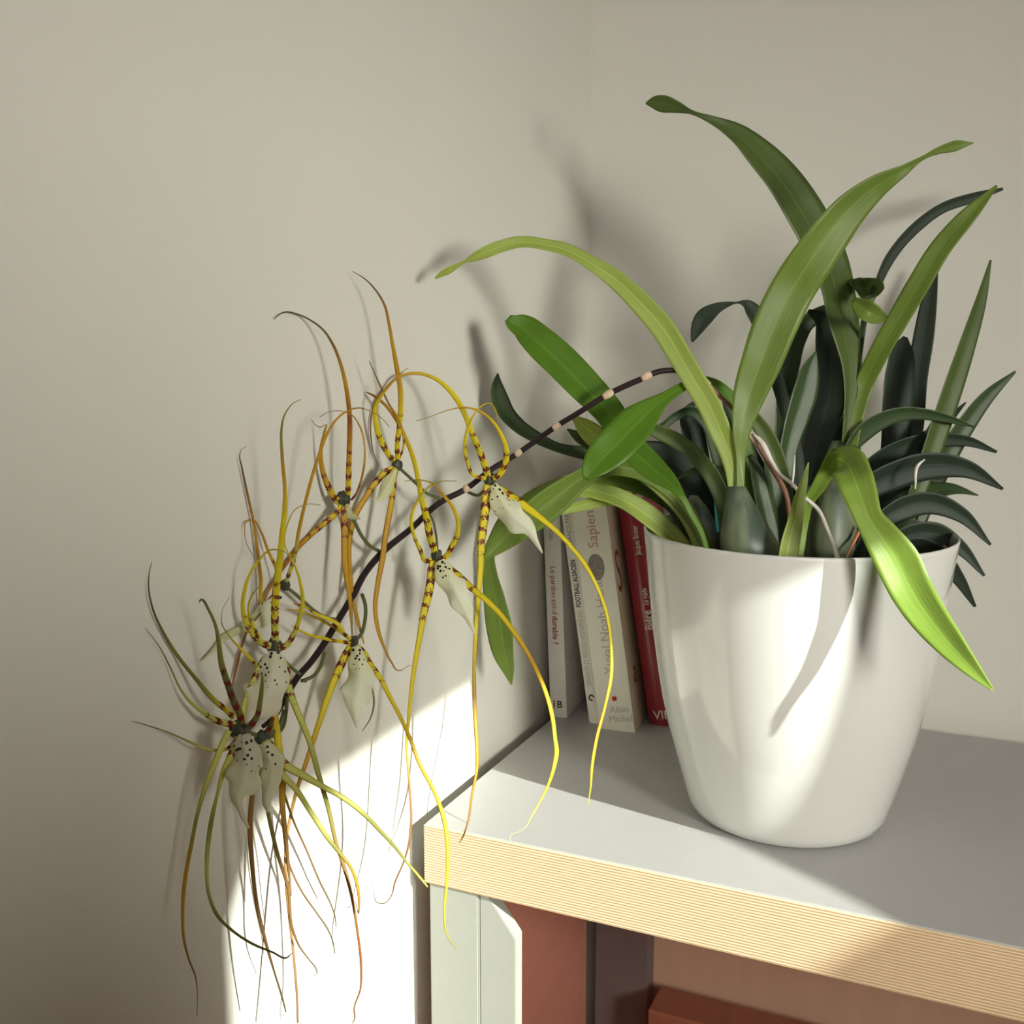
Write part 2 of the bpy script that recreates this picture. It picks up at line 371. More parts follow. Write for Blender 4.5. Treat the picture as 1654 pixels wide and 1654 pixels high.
prism('leg', [(BX1-0.06, 0), (BX1-0.01, 0), (BX1-0.01, zl), (BX1-0.06, zl)], 0.001, 0.022, 1, M_LEG, bench, 0.0012)
sp = on_plane(936, 1634, 0, 0.016)
prism('shaded_wall_panel', [(0.024, 0.0), (0.345, 0.0), (0.345, zl), (0.024, zl)], 0.006, 0.016, 0, M_RED, bench, 0.0008)  # added panel standing in for the shaded left wall under the bench
bl0 = on_plane(962, 1550, 1, 0.35).x; bl1 = on_plane(1048, 1550, 1, 0.35).x
box('leg', bl0, bl1, 0.348, 0.370, 0, zl, M_LEGD, bench, 0.0015)['label'] = 'dark grey back leg'
box('leg', BX1-0.09, BX1-0.02, 0.348, 0.370, 0, zl, M_LEGD, bench, 0.0015)
box('shaded_back_wall_panel', bl1-0.02, BX1-0.04, 0.3725, 0.382, 0.0, zl-0.003, M_TAN, bench)  # added panel standing in for the back wall in warm shade
rz = on_plane(1066, 1606, 1, 0.33).z
box('rail', on_plane(1060, 1600, 1, 0.33).x, BX1-0.09, 0.30, 0.346, rz-0.05, rz, M_RAIL, bench, 0.002)

# ------------------------------------------------------------------ books
def text_mesh(s, size, mat, name, parent, M, bold=False, sx=1.0, align='LEFT'):
    c = bpy.data.curves.new(name, 'FONT'); c.body = s; c.size = size; c.align_x = align; c.align_y = 'CENTER'
    c.extrude = 0.00003; c.offset = size*0.018 if bold else 0.0
    c.resolution_u = 3
    t = bpy.data.objects.new('tmp', c); COL.objects.link(t)
    bpy.context.view_layer.update()
    me = bpy.data.meshes.new_from_object(t)
    bpy.data.objects.remove(t); bpy.data.curves.remove(c)
    me.transform(M @ Matrix.Diagonal((sx, 1, 1, 1)))
    me.name = name
    me.materials.clear(); me.materials.append(mat)
    o = bpy.data.objects.new(name, me); COL.objects.link(o); o.parent = parent
    o.matrix_local = Matrix.Identity(4)
    return o
def book(loc, tilt, yaw, w, h, d, mat, mat_side, label, hard=False):
    """spine is the face y=0 (looking -y); origin at the spine's lower right corner"""
    t = empty('book', loc); t.rotation_euler = Quaternion((0, 0, 1), radians(yaw)).cross(Quaternion((0, 1, 0), radians(-tilt))).to_matrix().to_euler()
    tag(t, label, 'book', 'books leaning in the corner')
    def part(nm, bm, m, rc=True):
        bmesh.ops.recalc_face_normals(bm, faces=bm.faces)
        me = bpy.data.meshes.new(nm); bm.to_mesh(me); bm.free(); me.materials.append(m)
        for p in me.polygons: p.use_smooth = False
        o = bpy.data.objects.new(nm, me); COL.objects.link(o); o.parent = t; return o
    e = 0.003 if hard else 0.0008
    bm = bmesh.new()                                            # spine, slightly rounded when hard
    n = 8; prof = []
    for i in range(n+1):
        u = i/n; prof.append((-w + w*u, -(0.003 if hard else 0.0006)*sin(pi*u)))
    lo = [bm.verts.new((x, y, 0)) for x, y in prof]; hi = [bm.verts.new((x, y, h)) for x, y in prof]
    lo2 = [bm.verts.new((x, y+0.0013, 0)) for x, y in prof]; hi2 = [bm.verts.new((x, y+0.0013, h)) for x, y in prof]
    for i in range(n):
        bm.faces.new((lo[i], lo[i+1], hi[i+1], hi[i])); bm.faces.new((lo2[i+1], lo2[i], hi2[i], hi2[i+1]))
        bm.faces.new((hi[i], hi[i+1], hi2[i+1], hi2[i])); bm.faces.new((lo[i+1], lo[i], lo2[i], lo2[i+1]))
    bm.faces.new((lo[0], hi[0], hi2[0], lo2[0])); bm.faces.new((lo[n], lo2[n], hi2[n], hi[n]))
    part('spine', bm, mat)
    bm = bmesh.new(); add_box(bm, -0.0012, 0, 0.0012, d, 0, h); add_box(bm, -w, -w+0.0012, 0.0012, d, 0, h)
    part('cover', bm, mat_side)
    bm = bmesh.new(); add_box(bm, -w+0.0013, -0.0013, 0.0016, d-e, e, h-e); part('pages', bm, M_PAPER)
    return t
def spine_text(t, s, size, mat, x, z, up=True, bold=False, sx=1.0, y=-0.0009):
    # up: reads bottom to top, else top to bottom
    if up: R = Matrix(((0, -1, 0, x), (0, 0, -1, y), (1, 0, 0, z), (0, 0, 0, 1)))
    else: R = Matrix(((0, 1, 0, x), (0, 0, -1, y), (-1, 0, 0, z), (0, 0, 0, 1)))
    return text_mesh(s, size, mat, 'lettering', t, R, bold, sx)
def flat_text(t, s, size, mat, x, z, bold=False, y=-0.0009, sx=1.0):
    return text_mesh(s, size, mat, 'lettering', t, Matrix(((1, 0, 0, x), (0, 0, -1, y), (0, 1, 0, z), (0, 0, 0, 1))), bold, sx)
def side_text(t, s, size, mat, y, z, sx=1.0, bold=False, rot=False):
    # on the right-hand cover (plane x = 0)
    if rot: R = Matrix(((0, 0, 1, 0.0003), (0, -1, 0, y), (1, 0, 0, z), (0, 0, 0, 1)))
    else: R = Matrix(((0, 0, 1, 0.0003), (1, 0, 0, y), (0, 1, 0, z), (0, 0, 0, 1)))
    return text_mesh(s, size, mat, 'lettering', t, R, bold, sx)
Z0 = HB+0.0004
b1 = book((0.0230, 0.262, Z0), 2.5, 5, 0.0165, 0.232, 0.112, M_BW1, M_BW1, 'slim white paperback with red title, nearest the left wall')
spine_text(b1, 'Le pardon ', 0.0075, M_INKR, -0.0085, 0.151, False)
spine_text(b1, 'est-il ', 0.0078, M_INKR, -0.0085, 0.1185, False)
spine_text(b1, 'durable ?', 0.0078, M_INKR, -0.0085, 0.102, False, True)
spine_text(b1, 'Guillou', 0.0080, M_INKG, -0.0085, 0.200, False)
flat_text(b1, 'I', 0.010, M_INKR, -0.0135, 0.013, True); flat_text(b1, 'B', 0.010, M_INKK, -0.0095, 0.013, True)
b2 = book((0.0602, 0.2600, Z0), 8.3, 5, 0.0125, 0.240, 0.112, M_BW2, M_BW2, 'thin ivory paperback with black capitals, left of the thickest book')
spine_text(b2, 'GRANDES ET PETITES HISTOIRES DU', 0.0060, M_INKL, -0.0072, 0.038, True, sx=0.76)
spine_text(b2, 'FOOTBALL ALSACIEN', 0.0068, M_INKK, -0.0072, 0.1155, True, True, 0.70)
spine_text(b2, 'FRANCIS PARADO', 0.0062, M_INKG, -0.0072, 0.176, True, sx=0.8)
bmq = bmesh.new()
for a0, a1, r in ((0.2, 3.6, 0.0030), (3.3, 5.2, 0.0022)):
    pv = None
    for i in range(13):
        a = a0+(a1-a0)*i/12
        q = (bmq.verts.new((-0.0068+r*cos(a), -0.0011, 0.026+r*1.3*sin(a))), bmq.verts.new((-0.0068+(r-0.0012)*cos(a), -0.0011, 0.026+(r-0.0012)*1.3*sin(a))))
        if pv: bmq.faces.new((pv[0], q[0], q[1], pv[1]))
        pv = q
me = bpy.data.meshes.new('emblem'); bmq.to_mesh(me); bmq.free(); me.materials.append(M_INKK)
o = bpy.data.objects.new('emblem', me); COL.objects.link(o); o.parent = b2
b3 = book((0.0960, 0.2515, Z0), 8.3, 5, 0.0335, 0.245, 0.115, M_BW3, M_BSIDE, 'thick cream paperback with fingerprint and pink title on its spine')
spine_text(b3, 'Yuval Noah Harari', 0.0128, M_INKL, -0.0165, 0.057, True, sx=1.0)
spine_text(b3, 'Sapiens', 0.0135, M_INKP, -0.0160, 0.178, True, sx=1.02)
flat_text(b3, 'Albin', 0.0088, M_INKL, -0.0215, 0.0225); flat_text(b3, 'Michel', 0.0088, M_INKL, -0.0235, 0.0135)
def disc(t, name, cx, cz, rx, rz, mat, square=False):
    bm = bmesh.new()
    if square: pts = [(-1, -1), (1, -1), (1, 1), (-1, 1)]
    else: pts = [(cos(a*pi/14), sin(a*pi/14)) for a in range(28)]
    bm.faces.new([bm.verts.new((cx+x*rx, -0.0011, cz+z*rz)) for x, z in pts])
    me = bpy.data.meshes.new(name); bm.to_mesh(me); bm.free(); me.materials.append(mat)
    o = bpy.data.objects.new(name, me); COL.objects.link(o); o.parent = t
disc(b3, 'fingerprint_print', -0.0165, 0.160, 0.0078, 0.0125, M_PRINT)
disc(b3, 'red_square', -0.0155, 0.0335, 0.0021, 0.0021, M_SQ, True)
side_text(b3, 'S', 0.058, M_INKR, 0.006, 0.150, 0.62); side_text(b3, 'a', 0.036, M_INKR, 0.020, 0.052, 0.7)
side_text(b3, 'Homo', 0.018, M_INKK, 0.010, 0.222, 0.8)
b4 = book((0.1255, 0.283, Z0), 9.2, 5, 0.0240, 0.222, 0.085, M_BRED, M_BRED, 'glossy crimson hardback with silver lettering, squeezed beside the white pot', True)
spine_text(b4, 'Bière', 0.0110, M_INKW, -0.0100, 0.096, True, True, 0.82, y=-0.0036)
spine_text(b4, 'Le guide', 0.0080, M_INKW, -0.0100, 0.1205, True, True, 0.6, y=-0.0036)
spine_text(b4, 'Jacques Bosser', 0.0078, M_INKW, -0.0105, 0.169, True, True, 0.6, y=-0.0036)
flat_text(b4, 'VII', 0.012, M_INKW, -0.0185, 0.012, True, -0.0032)

# ------------------------------------------------------------------ orchid
PX, PY = 0.2545, 0.140
orchid = empty('potted_orchid', (PX, PY, HB))
tag(orchid, 'spider orchid in a glossy white pot with an arching spike of yellow flowers', 'potted plant')
def lathe(name, prof, mat, parent, n=96, cx=PX, cy=PY, smooth=True):
    bm = bmesh.new(); rings = []
    for r, z in prof:
        if r < 1e-6: rings.append([bm.verts.new((cx, cy, z))])
        else: rings.append([bm.verts.new((cx+r*cos(2*pi*i/n), cy+r*sin(2*pi*i/n), z)) for i in range(n)])
    for a, b_ in zip(rings, rings[1:]):
        for i in range(n):
            j = (i+1) % n
            if len(a) == 1: bm.faces.new((a[0], b_[j], b_[i]))
            elif len(b_) == 1: bm.faces.new((a[i], a[j], b_[0]))
            else: bm.faces.new((a[i], a[j], b_[j], b_[i]))
    return bmobj(name, bm, mat, parent, smooth)
pot = lathe('pot', [(0, HB+0.002), (0.060, HB+0.002), (0.064, HB+0.0003), (0.069, HB+0.0006), (0.0735, HB+0.004), (0.0762, HB+0.010), (0.0795, HB+0.022), (0.084, HB+0.038),
    (0.092, HB+0.066), (0.097, HB+0.088), (0.101, HB+0.110), (0.106, HB+0.144), (0.1092, HB+0.174), (0.112, HB+0.203), (0.1140, HB+0.2195), (0.1142, HB+0.2215), (0.1132, HB+0.2225),
    (0.1120, HB+0.2215), (0.1112, HB+0.214), (0.1085, HB+0.180), (0.104, HB+0.15), (0, HB+0.15)], M_POT, orchid, 128)
lathe('inner_pot', [(0.1035, HB+0.16), (0.1070, HB+0.203), (0.1078, HB+0.213), (0.1066, HB+0.213), (0.1040, HB+0.203), (0.099, HB+0.17)], M_LINER, orchid)
# bark filling
bm = bmesh.new(); bmesh.ops.create_grid(bm, x_segments=46, y_segments=46, size=0.103)
for v in list(bm.verts):
    if v.co.x**2+v.co.y**2 > 0.1025**2: bm.verts.remove(v)
for v in bm.verts:
    v.co.z = random.uniform(-0.005, 0.005); v.co += Vector((PX, PY, HB+0.186))
o = bmobj('potting_bark', bm, M_SOIL, orchid); o['kind'] = 'stuff'

def catmull(P, step):
    """P: list of tuples; returns samples spaced about `step` in the first two coordinates, plus arclength"""
    out = []; n = len(P)
    Q = [tuple(2*a-b_ for a, b_ in zip(P[0], P[1]))]+list(P)+[tuple(2*a-b_ for a, b_ in zip(P[-1], P[-2]))]
    for i in range(1, n):
        p0, p1, p2, p3 = Q[i-1], Q[i], Q[i+1], Q[i+2]
        L = math.hypot(p2[0]-p1[0], p2[1]-p1[1]); k = max(1, int(round(L/step)))
        # tangents limited for uneven spacing
        L0 = max(1e-3, math.hypot(p1[0]-p0[0], p1[1]-p0[1])); L2 = max(1e-3, math.hypot(p3[0]-p2[0], p3[1]-p2[1])); L = max(L, 1e-3)
        for j in range(k):
            t = j/k; v = []
            for c in range(len(p1)):
                m1 = ((p1[c]-p0[c])/L0*L/(L0+L) + (p2[c]-p1[c])/L*L0/(L0+L))*L
                m2 = ((p2[c]-p1[c])/L*L2/(L+L2) + (p3[c]-p2[c])/L2*L/(L+L2))*L
                t2, t3 = t*t, t*t*t
                v.append((2*t3-3*t2+1)*p1[c]+(t3-2*t2+t)*m1+(-2*t3+3*t2)*p2[c]+(t3-t2)*m2)
            out.append(tuple(v))
    out.append(tuple(P[-1]))
    s = [0.0]
    for a, b_ in zip(out, out[1:]): s.append(s[-1]+math.hypot(b_[0]-a[0], b_[1]-a[1]))
    return out, s

def leaf(P, mat='g', tilt=25, fold=0.25, depth=None, label=None, name='leaf', thick=0.0007):
    """P: (px, py, half width in px[, depth[, tilt]]) from tip to root or root to tip"""
    n0 = len(P); Q = []
    for i, p in enumerate(P):
        d = p[3] if len(p) > 3 else depth; tl = p[4] if len(p) > 4 else tilt
        Q.append((p[0], p[1], p[2], d, tl))
    S, s = catmull(Q, 5)
    C = [at(q[0], q[1], min(q[3], wall_depth(q[0], q[1])-0.01)) for q in S]
    bm = bmesh.new(); uvl = bm.loops.layers.uv.new('UVMap')
    K = 8; top, bot, uvs = [], [], {}
    for i, q in enumerate(S):
        a, b_ = max(0, i-1), min(len(S)-1, i+1)
        T = (C[b_]-C[a]).normalized()
        dx, dy = S[b_][0]-S[a][0], S[b_][1]-S[a][1]; L = math.hypot(dx, dy) or 1
        lat = (VX*(dy/L) + VY*(dx/L))                           # image-plane perpendicular (y down)
        hw = max(0.25, q[2])*q[3]/F_PX; tn = tan(radians(q[4]))
        Lv = lat*hw + VZ*hw*tn
        N = Lv.cross(T).normalized()
        if N.dot(VZ) > 0: N = -N                               # N looks at the camera side
        rt, rb = [], []
        for k in range(K+1):
            u = -1+2*k/K
            off = fold*hw*(abs(u)**1.3) - fold*hw*0.5
            th = thick*(0.25+0.75*(1-abs(u)**2)**0.5)
            pnt = C[i]+Lv*u+N*off
            v1 = bm.verts.new(pnt+N*th*0.5); v2 = bm.verts.new(pnt-N*th*0.5)
            uvs[v1] = uvs[v2] = (u, s[i]/60.0); rt.append(v1); rb.append(v2)
        top.append(rt); bot.append(rb)
    for i in range(len(S)-1):
        for k in range(K):
            bm.faces.new((top[i][k], top[i][k+1], top[i+1][k+1], top[i+1][k]))
            bm.faces.new((bot[i][k+1], bot[i][k], bot[i+1][k], bot[i+1][k+1]))
        bm.faces.new((top[i][0], top[i+1][0], bot[i+1][0], bot[i][0])); bm.faces.new((top[i][K], bot[i][K], bot[i+1][K], top[i+1][K]))
    for e in (0, -1):
        for k in range(K): bm.faces.new((top[e][k], top[e][k+1], bot[e][k+1], bot[e][k]))
    for f in bm.faces:
        for l in f.loops: l[uvl].uv = uvs[l.vert]
    o = bmobj(name, bm, ML[mat], orchid, True)
    if label: o['label'] = label
    return o

def stalk(P, mat, name, parent, thickk=1.0, step=4, n=8, clampw=0.006):
    """round stalk: (px, py, full width px, depth)"""
    S, s = catmull([tuple(p[:4]) for p in P], step)
    C = [at(q[0], q[1], min(q[3], wall_depth(q[0], q[1])-clampw)) for q in S]
    bm = bmesh.new(); R = []
    for i, q in enumerate(S):
        a, b_ = max(0, i-1), min(len(S)-1, i+1); T = (C[b_]-C[a]).normalized()
        A = T.cross(VZ).normalized(); B = A.cross(T).normalized(); r = max(0.35, q[2]/2)*q[3]/F_PX
        R.append([bm.verts.new(C[i]+A*r*cos(2*pi*k/n)+B*r*thickk*sin(2*pi*k/n)) for k in range(n)])
    for i in range(len(R)-1):
        for k in range(n): bm.faces.new((R[i][k], R[i][(k+1) % n], R[i+1][(k+1) % n], R[i+1][k]))
    bm.faces.new(R[0]); bm.faces.new(list(reversed(R[-1])))
    return bmobj(name, bm, mat, parent, True)

# --- leaves (depths are metres from the camera along its axis; the pot axis is at 0.80)
def bulb(px0, py0, px1, py1, prof, depth, name='pseudobulb', flat=0.7, root=None):
    """flattened pseudobulb between two picture points, prof = half widths in px"""
    n = 20; bm = bmesh.new(); R = []
    for i, hw in enumerate(prof):
        t = i/(len(prof)-1); q = (px0+(px1-px0)*t, py0+(py1-py0)*t); c = at(q[0], q[1], depth); r = hw*depth/F_PX
        R.append([bm.verts.new(c+VX*r*cos(2*pi*k/n)+VZ*r*flat*sin(2*pi*k/n)*(1+0.06*cos(6*pi*k/n))) for k in range(n)])
    for i in range(len(R)-1):
        for k in range(n): bm.faces.new((R[i][k], R[i][(k+1) % n], R[i+1][(k+1) % n], R[i+1][k]))
    bm.faces.new(R[0]); bm.faces.new(list(reversed(R[-1])))
    return bmobj(name, bm, M_BULB, orchid, True)
bulb(1189, 786, 1216, 905, [15, 19, 23, 28, 32, 36, 41, 45, 47, 46, 40], 0.745)
bulb(1352, 765, 1345, 905, [6, 18, 26, 31, 34, 36, 36, 34, 28], 0.765)
bulb(1310, 785, 1318, 905, [5, 12, 17, 20, 22, 23, 22, 18], 0.775)
bulb(1358, 712, 1360, 905, [14, 26, 34, 38, 40, 40, 38, 32], 0.840)
bulb(1120, 800, 1140, 905, [6, 18, 24, 28, 30, 30, 24], 0.830)

# back layer
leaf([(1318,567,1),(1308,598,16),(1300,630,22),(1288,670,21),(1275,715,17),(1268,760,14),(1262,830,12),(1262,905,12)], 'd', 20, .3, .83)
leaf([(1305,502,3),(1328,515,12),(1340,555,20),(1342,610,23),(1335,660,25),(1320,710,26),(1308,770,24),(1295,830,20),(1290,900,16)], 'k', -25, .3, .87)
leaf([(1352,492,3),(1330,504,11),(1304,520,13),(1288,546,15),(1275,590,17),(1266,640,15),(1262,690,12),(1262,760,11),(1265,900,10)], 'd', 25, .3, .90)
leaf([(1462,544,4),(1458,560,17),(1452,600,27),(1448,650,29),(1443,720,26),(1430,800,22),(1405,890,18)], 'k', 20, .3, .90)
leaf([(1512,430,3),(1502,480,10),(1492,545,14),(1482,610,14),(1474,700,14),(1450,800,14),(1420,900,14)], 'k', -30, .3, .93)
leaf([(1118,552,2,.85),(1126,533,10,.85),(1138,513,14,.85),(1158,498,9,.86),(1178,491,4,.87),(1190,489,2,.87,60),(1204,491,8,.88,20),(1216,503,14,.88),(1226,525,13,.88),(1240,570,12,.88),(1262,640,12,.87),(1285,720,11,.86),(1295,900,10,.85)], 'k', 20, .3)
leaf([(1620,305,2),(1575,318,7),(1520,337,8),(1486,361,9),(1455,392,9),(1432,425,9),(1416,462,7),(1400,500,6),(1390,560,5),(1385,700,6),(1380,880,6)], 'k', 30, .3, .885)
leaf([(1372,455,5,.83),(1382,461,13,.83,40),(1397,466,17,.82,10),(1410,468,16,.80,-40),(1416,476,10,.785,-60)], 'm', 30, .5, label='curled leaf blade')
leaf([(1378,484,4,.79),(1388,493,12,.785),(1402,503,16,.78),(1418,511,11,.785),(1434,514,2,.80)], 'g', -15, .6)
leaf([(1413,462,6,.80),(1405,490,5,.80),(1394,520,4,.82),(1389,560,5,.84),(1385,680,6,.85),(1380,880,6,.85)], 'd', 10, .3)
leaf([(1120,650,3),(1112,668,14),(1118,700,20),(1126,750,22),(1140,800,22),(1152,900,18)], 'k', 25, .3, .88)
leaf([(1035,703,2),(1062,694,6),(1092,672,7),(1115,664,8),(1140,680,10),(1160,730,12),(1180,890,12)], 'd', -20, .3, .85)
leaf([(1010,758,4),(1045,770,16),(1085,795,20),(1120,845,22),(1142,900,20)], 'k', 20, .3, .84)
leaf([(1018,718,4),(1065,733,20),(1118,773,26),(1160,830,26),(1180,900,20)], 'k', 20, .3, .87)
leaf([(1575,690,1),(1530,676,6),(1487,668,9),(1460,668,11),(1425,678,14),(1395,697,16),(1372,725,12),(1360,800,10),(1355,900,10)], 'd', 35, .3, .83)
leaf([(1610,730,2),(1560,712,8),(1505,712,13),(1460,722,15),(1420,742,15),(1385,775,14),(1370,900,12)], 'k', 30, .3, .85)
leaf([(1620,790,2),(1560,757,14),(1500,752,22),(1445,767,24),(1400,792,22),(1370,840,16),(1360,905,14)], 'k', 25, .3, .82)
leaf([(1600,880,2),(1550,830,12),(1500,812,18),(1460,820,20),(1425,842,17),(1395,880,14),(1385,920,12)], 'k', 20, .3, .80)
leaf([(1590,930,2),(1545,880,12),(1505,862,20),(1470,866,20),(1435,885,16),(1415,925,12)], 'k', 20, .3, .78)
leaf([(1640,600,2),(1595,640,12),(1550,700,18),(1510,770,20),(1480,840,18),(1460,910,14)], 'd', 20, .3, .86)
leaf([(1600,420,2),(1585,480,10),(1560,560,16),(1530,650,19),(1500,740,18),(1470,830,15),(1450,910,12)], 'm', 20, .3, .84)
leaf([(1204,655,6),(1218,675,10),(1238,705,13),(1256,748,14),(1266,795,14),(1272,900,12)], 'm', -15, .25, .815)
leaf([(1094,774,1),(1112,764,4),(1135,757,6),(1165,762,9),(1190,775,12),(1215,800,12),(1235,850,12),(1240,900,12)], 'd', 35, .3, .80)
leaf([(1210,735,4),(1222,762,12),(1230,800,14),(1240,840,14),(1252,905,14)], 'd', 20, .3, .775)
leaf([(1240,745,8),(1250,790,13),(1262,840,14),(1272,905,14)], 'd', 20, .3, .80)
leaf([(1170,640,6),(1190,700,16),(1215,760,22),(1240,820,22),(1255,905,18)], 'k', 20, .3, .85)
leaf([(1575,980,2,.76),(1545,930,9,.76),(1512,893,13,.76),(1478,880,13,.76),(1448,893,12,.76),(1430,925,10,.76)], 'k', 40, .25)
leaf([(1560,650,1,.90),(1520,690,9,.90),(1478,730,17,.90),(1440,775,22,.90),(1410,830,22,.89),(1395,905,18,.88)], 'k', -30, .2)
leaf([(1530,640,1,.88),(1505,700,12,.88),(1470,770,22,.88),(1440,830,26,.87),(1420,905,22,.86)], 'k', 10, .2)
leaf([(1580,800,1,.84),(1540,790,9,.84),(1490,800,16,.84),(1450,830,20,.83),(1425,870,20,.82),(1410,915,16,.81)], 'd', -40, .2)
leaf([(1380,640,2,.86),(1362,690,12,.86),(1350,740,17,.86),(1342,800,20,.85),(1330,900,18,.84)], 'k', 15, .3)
# upper leaves
leaf([(1043,167,1,.80,-45),(1055,165,7,.80,-45),(1070,167,10,.80,-45),(1091,172,7,.80,-50),(1117,181,2.5,.80,-50),(1150,194,7,.80,0),(1190,216,19,.805),(1229,252,29,.81),(1266,294,34,.815),(1294,337,37,.82),(1322,388,37,.825),(1341,430,34,.83),(1352,470,31,.83),(1360,515,29,.83),(1367,550,24,.83),(1373,585,18,.83),(1374,630,13,.83),(1370,670,9,.83),(1366,715,8,.83)], 'm', 22, .22, label='longest upright leaf arching left')
leaf([(1610,300,2,.78),(1570,342,12,.78),(1520,400,16,.79),(1482,462,17,.80),(1450,517,16,.81),(1419,572,15,.82),(1397,618,14,.83),(1382,672,12,.83),(1374,720,10,.83)], 'g', -20, .22)
leaf([(1572,231,1,.70),(1545,235,7,.70,40),(1515,243,5,.70,40),(1492,254,3,.70,50),(1458,276,9,.70,30),(1414,303,19,.705,25),(1372,340,28,.71,20),(1333,389,34,.715,15),(1305,428,36,.72,10),(1284,460,36,.725,5),(1254,520,36,.73,0),(1230,583,33,.735,0),(1209,641,26,.74,0),(1197,697,15,.742,10),(1196,740,8,.745,10),(1196,790,7,.745,10)], 'g', 10, .22, label='broad front leaf arching right')
leaf([(703,450,1,.745,-45),(712,443,3.5,.745,-45),(722,438,4.5,.745,-45),(736,430,3.5,.745,-45),(751,422,2,.745,-45),(764,416,5,.745,-50),(782,408,8,.745,-35),(812,397,9.5,.745,-10),(842,391,10,.745,15),(883,396,10,.745,15),(913,403,11,.745,15),(946,420,12,.745,15),(990,448,14,.745),(1037,492,17,.745),(1068,527,18.5,.745),(1100,578,18,.745),(1120,612,18,.745),(1144,652,18,.745),(1163,695,17,.745),(1179,734,15,.747),(1186,765,13,.747),(1189,795,12,.747)], 'y', -15, .22, label='long yellowish leaf arching left over the flowers')
# left group
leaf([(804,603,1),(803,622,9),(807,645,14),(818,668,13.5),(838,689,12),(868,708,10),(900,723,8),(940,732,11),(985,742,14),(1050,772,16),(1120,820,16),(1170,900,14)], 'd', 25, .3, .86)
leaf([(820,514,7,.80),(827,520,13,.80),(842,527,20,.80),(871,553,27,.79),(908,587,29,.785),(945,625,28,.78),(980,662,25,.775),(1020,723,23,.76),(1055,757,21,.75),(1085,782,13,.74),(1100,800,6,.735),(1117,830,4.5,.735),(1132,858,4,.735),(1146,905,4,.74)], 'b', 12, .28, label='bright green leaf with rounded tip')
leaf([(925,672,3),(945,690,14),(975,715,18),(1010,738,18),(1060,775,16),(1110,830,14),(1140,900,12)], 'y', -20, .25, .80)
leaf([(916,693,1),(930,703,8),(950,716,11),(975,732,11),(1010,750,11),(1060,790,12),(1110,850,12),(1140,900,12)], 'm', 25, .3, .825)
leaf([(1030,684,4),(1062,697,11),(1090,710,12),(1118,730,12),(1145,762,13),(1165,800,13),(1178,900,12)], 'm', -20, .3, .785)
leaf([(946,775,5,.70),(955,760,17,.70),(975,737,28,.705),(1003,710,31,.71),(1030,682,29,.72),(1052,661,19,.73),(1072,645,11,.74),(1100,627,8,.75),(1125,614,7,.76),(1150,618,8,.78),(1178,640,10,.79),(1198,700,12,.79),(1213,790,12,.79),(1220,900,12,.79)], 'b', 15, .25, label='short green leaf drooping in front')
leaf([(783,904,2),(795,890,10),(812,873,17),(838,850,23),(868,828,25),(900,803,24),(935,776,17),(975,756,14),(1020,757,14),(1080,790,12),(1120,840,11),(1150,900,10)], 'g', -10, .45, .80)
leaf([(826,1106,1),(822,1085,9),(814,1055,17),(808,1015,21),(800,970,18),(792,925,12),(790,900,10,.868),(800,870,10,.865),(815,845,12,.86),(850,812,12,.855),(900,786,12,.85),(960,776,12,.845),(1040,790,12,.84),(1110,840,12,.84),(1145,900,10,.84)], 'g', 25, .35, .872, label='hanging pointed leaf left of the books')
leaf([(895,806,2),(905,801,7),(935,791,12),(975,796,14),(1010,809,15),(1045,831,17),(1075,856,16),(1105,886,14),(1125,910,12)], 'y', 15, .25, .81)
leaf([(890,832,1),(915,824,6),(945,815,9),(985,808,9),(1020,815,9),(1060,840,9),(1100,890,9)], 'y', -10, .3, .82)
# front shoot, drooping front leaf
leaf([(1306,747,1),(1299,775,6),(1291,805,10),(1284,840,13),(1276,875,16),(1270,915,17)], 'y', 10, .4, .72, label='young upright shoot')
leaf([(1290,900,8,.76),(1298,840,9,.76),(1305,812,9,.755),(1322,785,12,.745),(1340,755,15,.73),(1356,742,22,.71),(1368,748,28,.69),(1378,768,29,.675),(1390,800,26,.668),(1403,836,22,.664),(1424,868,28,.660),(1448,905,34,.658),(1470,950,33,.655),(1495,990,30,.648),(1530,1035,24,.637),(1568,1078,14,.625),(1604,1115,2,.617)], 'h', -12, .30, label='sunlit leaf folded over the pot rim')

# spike, roots, tag
stalk([(1278,880,9,.77),(1268,794,9,.765),(1242,748,9,.76),(1212,700,8,.76),(1188,665,7.5,.758),(1160,637,7.5,.755),(1136,614,7.5,.75),(1112,602,8,.75)], M_SPIKEB, 'spike_base', orchid)
spike = stalk([(1112,602,8,.75),(1085,598,9,.75),(1061,601,9.5,.75),(1043,609,9.5,.75),(982,637,9.5,.755),(934,667,9,.76),(898,689,9,.765),(868,710,9,.77),(837,732,9,.77),(794,758,9,.77),(752,790,9.5,.765),(710,812,10,.755),(664,854,10,.735),(616,894,11,.715),(590,925,11,.70),(570,962,11,.69),(546,1002,11,.675),(522,1042,11,.66),(500,1072,11,.648),(482,1092,11,.638),(464,1122,10,.625),(450,1148,9,.615),(438,1163,8,.605),(424,1174,7,.60)], M_SPIKE, 'flower_spike', orchid)
def bract(P, d, w):
    stalk([(P[0][0], P[0][1], w*0.9, d), ((P[0][0]+P[1][0])/2, (P[0][1]+P[1][1])/2, w*1.2, d), (P[1][0], P[1][1], w*0.8, d)], M_BRACT, 'bract', orchid, step=3)
bract(((1052,604),(1036,612)), .749, 12); bract(((990,632),(974,642)), .754, 11); bract(((905,685),(893,693)), .764, 10)
bract(((1146,622),(1130,610)), .749, 10); bract(((842,728),(832,735)), .769, 10); bract(((757,786),(749,793)), .764, 11)
bract(((1224,716),(1210,698)), .756, 12)
